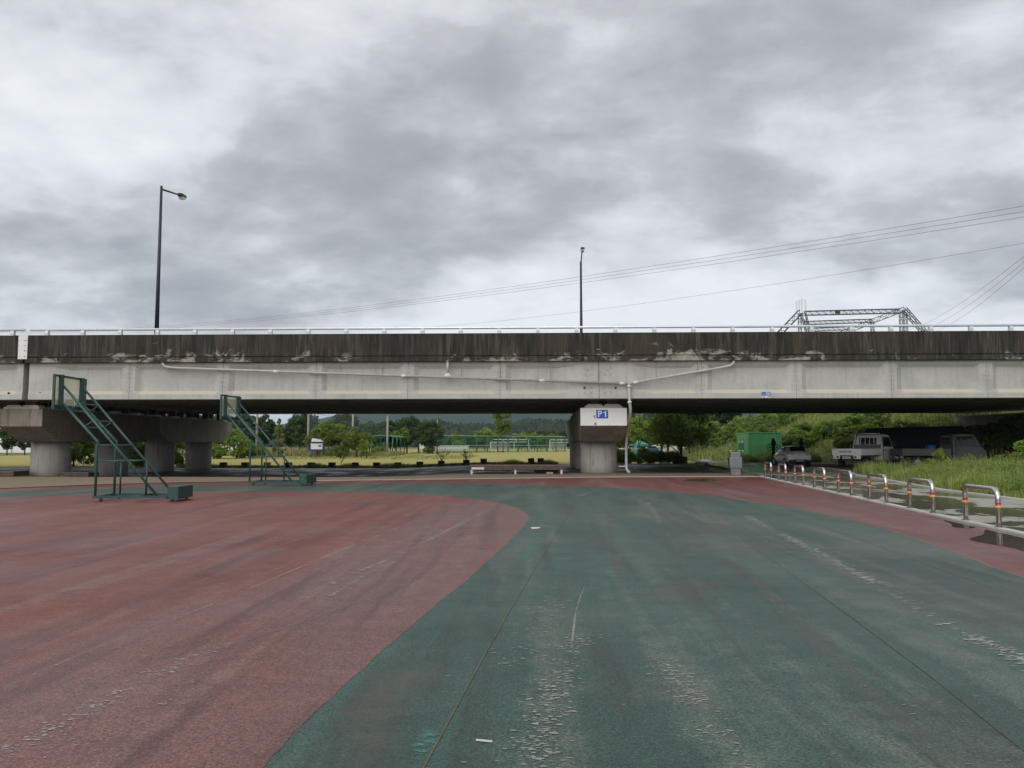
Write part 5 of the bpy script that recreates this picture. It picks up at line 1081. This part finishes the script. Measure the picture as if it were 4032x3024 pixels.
# individual trees and bushes along the field, left to right
tree('bush', 'shrub', -36.3, 95, 'bright green bushy young tree behind the second basketball stand', 1.5, 1.75, cat='bush'); tree('bush', 'shrub', -38.6, 94, 'low bright green bush left of the tall young bush', 1.1, 1.0, cat='bush'); tree('bush', 'shrub', -34.4, 96, 'small light bush between the tall bush and the slender conical tree', .9, .8, cat='bush')
tree('tree', 'cone', -32.8, 100, 'slender conical green tree behind the second basketball stand', 1.0); tree('tree', 'young', -27.7, 105, 'tall yellowish green tree right behind the notice board', 1.25, 1.08); tree('tree', 'round_olive', -29.6, 106, 'loose olive green tree left of the notice board', .8, .75)
tree('tree', 'round_olive', -22.9, 100, 'spreading olive tree left of the arched shelter', 1.0, .85); tree('bush', 'bush', -20.55, 95, 'round clipped light green bush in front of the shelter', 1.05, 1.2, cat='bush'); tree('bush', 'dark_shrub', -24.9, 99, 'dark bush at the foot of the spreading olive tree', .9, .9, cat='bush')
tree('tree', 'round_olive', -23.6, 131, 'olive tree showing above the shelter roof', 1.1, 1.05); tree('tree', 'vase', -6.75, 149, 'lone vase-shaped tree in front of the mesh fence', 1.06, 1.08); tree('tree', 'young', -11.0, 161, 'light green young tree behind the fence, left of the lone tree', 1.35, 1.1)
tree('tree', 'young', -4.5, 205, 'young tree behind the first football goal', 1.4, 1.05); tree('tree', 'young', -1.2, 212, 'light green young tree between the two football goals', 1.5, 1.05); tree('tree', 'young', 3.6, 215, 'light green young tree above the half hidden goal', 1.5, 1.0); tree('bush', 'bush', -16.5, 165, 'round light bush behind the fence left of the goal', 1.7, 1.3, cat='bush'); tree('tree', 'young', -17.6, 170, 'slim young tree beside the round bush behind the fence', 1.0, .95)
tree('bush', 'dark_shrub', -18.6, 135, 'small dark bush between shelter and mesh fence', .7, .8, cat='bush'); tree('bush', 'dark_shrub', -22.6, 113, 'small dark bush inside the shelter end', .6, .8, cat='bush')
# dark wood behind the field
rr = random.Random(7); GW = 'dark trees of the wood behind the field'
for i in range(26):
    x = -66 + i * 1.95 + rr.uniform(-.6, .6); y = 136 + rr.uniform(-8, 14); s = rr.uniform(.78, 1.02)
    s *= 1.04 if x < -40 else (.86 if x > -30 else .95)
    tree('tree', rr.choice(('round_dark', 'round_dark2')), x, y, 'dense dark green tree in the wood behind the yellow field', s, s * rr.uniform(.92, 1.05), group=GW)
GB = 'tree belt beyond the football field'
for i in range(30):
    x = -36 + i * 2.6 + rr.uniform(-1, 1); y = 262 + rr.uniform(-12, 22); s = rr.uniform(.62, .9); tree('tree', rr.choice(('round_dark', 'round_mid', 'round_dark2')), x, y, 'far dark tree in the belt beyond the football goals', s, s * rr.uniform(.8, 1), group=GB)
# trees on the right, beyond the path
tree('tree', 'big_shade', 12.3, 70.3, 'broad shady tree growing out of the dark wooden ring box', 1.0, .98); tree('tree', 'young', 11.3, 91, 'young green tree with a bare lower trunk right of the pier', 1.05, 1.1); tree('tree', 'round_mid', 9.6, 96, 'bushy green tree showing just right of the drain pipe', 1.0, .95)
tree('tree', 'round_mid', 14.6, 92, 'dense mid green tree behind the broad shady tree', 1.15, 1.15); tree('tree', 'young', 18.0, 97, 'light green tree right of the broad shady tree', 1.3, 1.12); tree('tree', 'round_olive', 20.6, 101, 'olive green tree beside the guard rail', 1.0, 1.0); tree('tree', 'round_mid', 16.4, 108, 'round green tree just above the guard rail end', 1.2, 1.2)
GR = 'tall trees on the embankment'
for i, (x, y, s) in enumerate(((17.5, 124, .98), (21.5, 127, 1.1), (25.5, 125, 1.12), (29.5, 122, 1.05), (33.5, 118, 1.0), (24, 133, 1.2), (37, 112, 1.0), (13.5, 130, .95), (30, 130, 1.1), (40.5, 116, 1.1), (44, 110, 1.0))):
    tree('tree', 'round_dark' if i % 2 else 'round_dark2', x, y, 'tall dark tree on the embankment above the container', s, s * .95, group=GR, dz=-.3)
GS = 'bushes on the embankment slope'
for i in range(48):
    y = rr.uniform(70, 108); toe = float(np.interp(y, [30, 66, 84, 95, 140], [30, 29, 18.8, 18.2, 22])); x = toe + rr.uniform(1.5, 9.0)
    tree('bush', rr.choice(('dark_shrub', 'shrub', 'slope_bush', 'slope_bush')), x, y, 'leafy bush on the green embankment slope', rr.uniform(.45, 1.15), rr.uniform(.4, .95), cat='bush', group=GS)
GU = 'dark bushes under the bridge end'
for i in range(14):
    x = 29.5 + rr.uniform(-1.5, 4.5); y = rr.uniform(56, 69.5); tree('bush', 'dark_shrub', x, y, 'dark bush on the shaded slope behind the trucks', rr.uniform(.9, 1.4), rr.uniform(.9, 1.3), cat='bush', group=GU)
GH = 'bushes in the hedge by the field corner'
for i in range(10):
    x = 6.3 + i * .62 + rr.uniform(-.2, .2); y = 70.2 + rr.uniform(0, 1.6); tree('bush', rr.choice(('dark_shrub', 'dark_shrub', 'shrub')), x, y, 'dark leafy bush in the low hedge right of the drain pipe', rr.uniform(.45, .62), rr.uniform(.55, .75), cat='bush', group=GH)
# left of the brown pier
GL = 'bushes left of the brown pier'
for i, (x, y, s) in enumerate(((-42.5, 72, 1.1), (-45, 74, 1.15), (-40.8, 73, .9), (-36.5, 71.5, 1.0), (-34.2, 71, 1.05), (-32.5, 72, .9), (-38.5, 75, 1.1))): tree('bush', 'shrub', x, y, 'bright leafy bush seen between the columns of the brown pier', s * 1.1, s * 1.2, cat='bush', group=GL)
for i in range(9): tree('tree', rr.choice(('round_dark', 'round_dark2')), -58 - i * 2.4, 118 + rr.uniform(-5, 5), 'dark hedge tree beyond the brown pier', .55, .5, group='hedge trees far left')
gh = empty('greenhouse', (-103, 150, 0), R(8), 'long white vinyl greenhouse behind the hedge left of the brown pier', 'greenhouse')
MB().prism([(-4 * math.cos(math.pi * k / 12), 4.6 * math.sin(math.pi * k / 12)) for k in range(13)], 'x', -16, 16).build('vinyl_skin', MAT['house_white'], gh)
for k in range(9): MB().tube([(-16 + 4 * k, -4.05 * math.cos(math.pi * q / 12), 4.65 * math.sin(math.pi * q / 12)) for q in range(13)], .06, 5).build('hoop', MAT['galvanised'], gh)
def hillz(x): return float(np.interp(x, hv[-2, :, 0], hv[-2, :, 2]))
house(-36.5 + 0, 262, 5, 5, 3.2, 'roof_blue', 'small white house with blue roof far beyond the football goals'); house(-66, 168, 6, 5, 3.4, 'roof_red', 'small pale house seen past the far end of the brown pier')
for i, (x, w, rm, lb) in enumerate(((6.5, 5, 'roof_blue', 'white hillside house at the left of the small hamlet'), (11.5, 6, 'roof_red', 'red roofed hillside house in the middle of the hamlet'), (17.5, 7, 'roof_blue', 'wide white hillside house nearest the pier'))):
    FARH = lambda x, y: hillz(x) - 1.2
    house(x, 548, w, 5, 2.6, rm, lb)
# tree with the wooden ring box at its foot
rb = empty('tree_box', (12.3, 70.3, h1(12.3, 70.3)), 0, 'dark wooden slatted ring box round the shady tree trunk', 'tree box')
for k in range(14):
    a = 2 * math.pi * k / 14; o = MB().box(-.10, .10, -.03, .03, 0, .58).build('slat', MAT['wood_dark'], rb); o.location = (.52 * math.cos(a), .52 * math.sin(a), 0); o.rotation_euler = (R(-8) * 0, 0, a + math.pi / 2)
MB().tube([(.56 * math.cos(2 * math.pi * k / 28), .56 * math.sin(2 * math.pi * k / 28), .60) for k in range(29)], .04, 6, False).build('rim', MAT['wood_dark'], rb)
# saplings in two planters
def sapling(x, y, h, w, n, seed, label):
    rng = np.random.RandomState(seed); e = empty('sapling', (x, y, h1(x, y) + .36), 0, label, 'plant'); m = MB(); P = []
    for k in range(6):
        a = rng.uniform(0, 6.28); tip = (w * math.cos(a) * rng.uniform(.4, 1), w * .5 * math.sin(a), h * rng.uniform(.6, 1)); m.tube([(0, 0, 0), (tip[0] * .35, tip[1] * .35, tip[2] * .6), tip], [.02, .014, .006], 5); P += [np.array(tip) + rng.normal(size=3) * .1 for _ in range(n // 6)] + [np.array(tip) * rng.uniform(.5, 1) + rng.normal(size=3) * .05 for _ in range(n // 12)]
    m.build('stem', MAT['bark'], e); V, F = leaves(np.array(P), .11, rng); meshobj('foliage', npmesh('foliage', V, F, MAT['leaf_mid']), e)
sapling(-8.41, 68.75, 1.05, .95, 70, 2, 'spindly spreading shrub growing in a planter box'); sapling(-6.26, 68.75, .95, .55, 130, 3, 'small leafy sapling growing in a planter box'); sapling(-17.2, 69.2, .8, .7, 80, 4, 'small weedy shrub between two planter boxes')

# ------------------------------------------------------------------ ground cover (nobody could count it)
def blades(P, hgt, wid, rng, lean=.35):
    n = len(P); a = rng.uniform(0, 2 * np.pi, n); d = np.stack([np.cos(a), np.sin(a), np.zeros(n)], -1); s = np.stack([-np.sin(a), np.cos(a), np.zeros(n)], -1)
    H = (hgt * rng.uniform(.55, 1.35, n))[:, None]; Wd = (wid * rng.uniform(.7, 1.3, n))[:, None]; L = (rng.uniform(.2, 1, n) * lean)[:, None] * H; up = np.array([0, 0, 1.])
    b0, b1 = P - s * Wd, P + s * Wd; m0 = P + d * L * .35 + up * H * .6 - s * Wd * .7; m1 = m0 + s * Wd * 1.4; t = P + d * L + up * H
    V = np.stack([b0, b1, m1, m0, t], 1).reshape(-1, 3); k = np.arange(n)[:, None] * 5
    F = np.concatenate([k + np.array([[0, 1, 2]]), k + np.array([[0, 2, 3]]), k + np.array([[3, 2, 4]])]); return V, F
def scatter(n, x0, x1, y0, y1, rng, keep=None):
    X = rng.uniform(x0, x1, n); Y = rng.uniform(y0, y1, n)
    if keep is not None: k = keep(X, Y); X, Y = X[k], Y[k]
    return np.stack([X, Y, hz(X, Y) - .03], -1)
def stuff(name, parts, label, cat):
    for i, (V, F, m) in enumerate(parts): pass
    me = bpy.data.meshes.new(name); Vs = np.concatenate([p[0] for p in parts]); off = np.cumsum([0] + [len(p[0]) for p in parts[:-1]])
    Fs = []; mi = []
    for p, o in zip(parts, off):
        f = p[1] + o
        if f.shape[1] == 4: f = np.concatenate([f[:, [0, 1, 2]], f[:, [0, 2, 3]]])
        Fs.append(f); mi.append(len(mi) * np.ones(len(f), np.int32))
    me = npmesh(name, Vs, np.concatenate(Fs), None)
    for p in parts: me.materials.append(MAT[p[2]])
    me.polygons.foreach_set('material_index', np.concatenate(mi)); return tag(meshobj(name, me), label, cat, kind='stuff')
rng = np.random.RandomState(3)
kxf = lambda Y: np.interp(Y, [12, 20, 28, 34, 41, 47], [12.6, 13.3, 13.7, 14.8, 15.9, 16.9]) + .28
patch = lambda X, Y: (X > kxf(Y) + rng.uniform(0, .5, len(X))) & ((Y < 45.0) & ((X - 16.5) * .0 + Y < 46.2 - np.clip(19.5 - X, 0, 3)))
P = scatter(60000, 13.2, 27.5, 21.5, 46, rng, patch); nz = np.sin(P[:, 0] * 1.3 + 2 * np.sin(P[:, 1] * .7)) * .5 + np.sin(P[:, 0] * .5 - P[:, 1] * .9) * .5
h_ = .36 + .17 * nz; k = rng.rand(len(P)) < np.clip(.30 - .0 * nz, 0, 1)
V1, F1 = blades(P[~k], h_[~k], .013, rng); V2, F2 = blades(P[k], h_[k] * .9, .012, rng)
dry = scatter(1500, 13.4, 17, 21.5, 40, rng, lambda X, Y: (X > kxf(Y) - .1) & (X < kxf(Y) + .5)); V3, F3 = blades(dry, np.full(len(dry), .2), .014, rng, .8)
tall = scatter(700, 14.5, 27, 26, 45, rng, patch); V4, F4 = blades(tall, np.full(len(tall), .72), .011, rng, .3)
fo = scatter(9000, 13.6, 27, 22, 45.5, rng, patch); fo[:, 2] += rng.uniform(.08, .38, len(fo)); V5, F5 = leaves(fo, .10, rng)
cl = scatter(240, 14, 26, 23, 45, rng, patch); cq = np.repeat(cl, 110, 0); dd = rng.normal(size=(len(cq), 3)); dd /= np.linalg.norm(dd, axis=1)[:, None]; cs = np.repeat(rng.uniform(.15, .42, len(cl)), 110)[:, None]; cq = cq + dd * cs * rng.uniform(.4, 1, (len(cq), 1)) + np.array([0, 0, 1]) * cs; V6, F6 = leaves(cq, .085, rng)
stuff('tall_grass', [(V1, F1, 'grass_blade'), (V2, F2, 'weed_leaf'), (V3, F3, 'grass_dry'), (V4, F4, 'grass_dry'), (V5, F5, 'weed_leaf'), (V6, F6, 'leaf_mid')], 'tall wild grass on the mound between path and trucks', 'grass')
tree('bush', 'bush', 22.5, 37.0, 'bright bush sticking out of the tall grass by the shaded truck', 1.15, .68, cat='bush'); tree('plant', 'bush', 20.9, 42.8, 'single bright leafy weed in front of the blue barrel', .32, .62, cat='plant')
# embankment cover
toe = lambda Y: np.interp(Y, [30, 66, 84, 95, 140], [30, 29, 18.8, 18.2, 22])
keep = lambda X, Y: (X > toe(Y) - 1.0 - 1.5 * rng.rand(len(X))) & ~((X > 19.2) & (X < 23.4) & (Y > 76) & (Y < 83))
P = scatter(42000, 16, 46, 56, 125, rng, keep); V1, F1 = blades(P, np.full(len(P), .55), .035, rng, .5); L = P[rng.rand(len(P)) < .5].copy(); L[:, 2] += rng.uniform(.1, .6, len(L)); V2, F2 = leaves(L, .24, rng); D = P[(rng.rand(len(P)) < .09) & (P[:, 1] > 84) & (P[:, 0] < 30)]; V3, F3 = blades(D, np.full(len(D), 1.0), .03, rng, .4)
stuff('embankment_undergrowth', [(V1, F1, 'grass_blade'), (V2, F2, 'weed_leaf'), (V3, F3, 'grass_dry')], 'rank weeds and pale reeds covering the embankment', 'undergrowth')
# verge weeds: planters, pier foot, fence foot, container foot
def patchweeds(name, n, x0, x1, y0, y1, h, label, mats=('grass_blade', 'weed_leaf'), size=.12, keep=None, wid=.016):
    P = scatter(n, x0, x1, y0, y1, rng, keep); nn = .65 + .35 * np.sin(P[:, 0] * 1.1 + np.sin(P[:, 0] * .37) * 3); V1, F1 = blades(P, h * nn, wid, rng, .5); L = P[rng.rand(len(P)) < .45].copy(); L[:, 2] += rng.uniform(0, .8, len(L)) * h * nn[:1].mean(); V2, F2 = leaves(L, size, rng); stuff(name, [(V1, F1, mats[0]), (V2, F2, mats[1])], label, 'weeds')
patchweeds('verge_weeds', 16000, -31, 1.6, 68.2, 69.6, .42, 'weeds growing along the planter boxes', ('grass_blade', 'weed_leaf'), .15)
patchweeds('pier_weeds', 4200, -30.6, -26.2, 43.2, 44.9, .34, 'weeds round the foot of the brown pier', ('weed_leaf', 'leaf_mid'), .10)
patchweeds('fence_weeds', 7000, -23, 6, 142.5, 172, .5, 'weeds along the foot of the mesh fence', ('weed_leaf', 'weed_leaf'), .3, lambda X, Y: abs(Y - (145 + (X + 21.9) * .985)) < 1.2, .05)
patchweeds('container_weeds', 6000, 18.2, 24.5, 70.5, 76.3, .95, 'weeds in front of the green container', ('weed_leaf', 'leaf_mid'), .2, None, .03)
patchweeds('reed_bed', 9000, -48, -20, 106, 118, 1.15, 'pale reeds and weeds at the far side of the field', ('grass_dry', 'weed_leaf'), .3, None, .05)
patchweeds('field_edge_grass', 6000, -36, -8, 91, 108, .28, 'longer green grass at the far edge of the field', ('grass_blade', 'weed_leaf'), .16, lambda X, Y: rng.rand(len(X)) < .5, .035)
patchweeds('path_edge_grass', 5000, 14.0, 20.5, 74, 100, .4, 'grass along the pale path bend', ('grass_blade', 'grass_blade'), .16, lambda X, Y: X > np.interp(Y, [58, 72, 86, 102], [17.8, 18.1, 18.4, 17.6]), .03)
# forest on the far hill: one mass of crowns
ico = bmesh.new(); bmesh.ops.create_icosphere(ico, subdivisions=1, radius=1); IV = np.array([v.co[:] for v in ico.verts]); IF = np.array([[v.index for v in f.verts] for f in ico.faces]); ico.free()
def forest(name, grid, n, r0, r1, mat, x0, x1, label, seed):
    rg = np.random.RandomState(seed); ny, nx, _ = grid.shape; V = []; X = grid[0, :, 0]; a = rg.uniform(x0, x1, n); j = rg.uniform(1, ny - 2.05, n); fi = np.interp(a, X, np.arange(nx)); i0 = fi.astype(int); j0 = j.astype(int); u = (fi - i0)[:, None]; v = (j - j0)[:, None]
    P = (grid[j0, i0] * (1 - u) + grid[j0, i0 + 1] * u) * (1 - v) + (grid[j0 + 1, i0] * (1 - u) + grid[j0 + 1, i0 + 1] * u) * v
    R_ = rg.uniform(r0, r1, n)[:, None, None]; W = IV[None] * (1 + rg.uniform(-.28, .28, (n, len(IV), 1))) * R_ * np.array([1, 1, 1.15]) + P[:, None] + np.array([0, 0, .3]) * R_; F = (IF[None] + (np.arange(n) * len(IV))[:, None, None]).reshape(-1, 3)
    tag(meshobj(name, npmesh(name, W.reshape(-1, 3), F, MAT[mat])), label, 'forest', kind='stuff')
forest('hill_forest', hv, 5200, 1.2, 2.6, 'forest_leaf', -200, 120, 'dark forest covering the hill beyond the field', 4)
# litter on the rink
tag(MB().box(-.045, .045, -.006, .006, 0, .006).build('paper_scrap', MAT['paper_white'], loc=(-.30, 4.42, .0095)), 'tiny white stick of litter by the joint on the green track', 'litter').rotation_euler = (0, 0, R(-12))
tag(MB().add([(-.07, -.08, 0), (.06, -.06, .005), (.09, .05, .012), (-.03, .1, .006), (-.1, .03, .012), (-.07, -.08, .006), (.06, -.06, .013), (.09, .05, .02), (-.03, .1, .014), (-.1, .03, .02)], [(0, 1, 2, 3, 4), (9, 8, 7, 6, 5), (0, 5, 6, 1), (1, 6, 7, 2), (2, 7, 8, 3), (3, 8, 9, 4), (4, 9, 5, 0)]).build('paper_scrap', MAT['paper_white'], loc=(-.07, 15.3, .0095)), 'crumpled white scrap on the green track beside the red infield', 'litter')

# ================================================================== AIR
hb = MB().box(-9500, 9500, -9500, 9500, -4.5, 260).build('haze', None); tag(hb, 'thin damp haze in the air', 'haze', kind='stuff')
hm = bpy.data.materials.new('haze'); hm.use_nodes = True; ht = hm.node_tree; ht.nodes.clear(); pv = ht.nodes.new('ShaderNodeVolumePrincipled'); pv.inputs['Color'].default_value = (.48, .68, 1.0, 1); pv.inputs['Density'].default_value = .00010; pv.inputs['Anisotropy'].default_value = .2
mo = ht.nodes.new('ShaderNodeOutputMaterial'); ht.links.new(pv.outputs[0], mo.inputs['Volume']); hb.data.materials.append(hm)
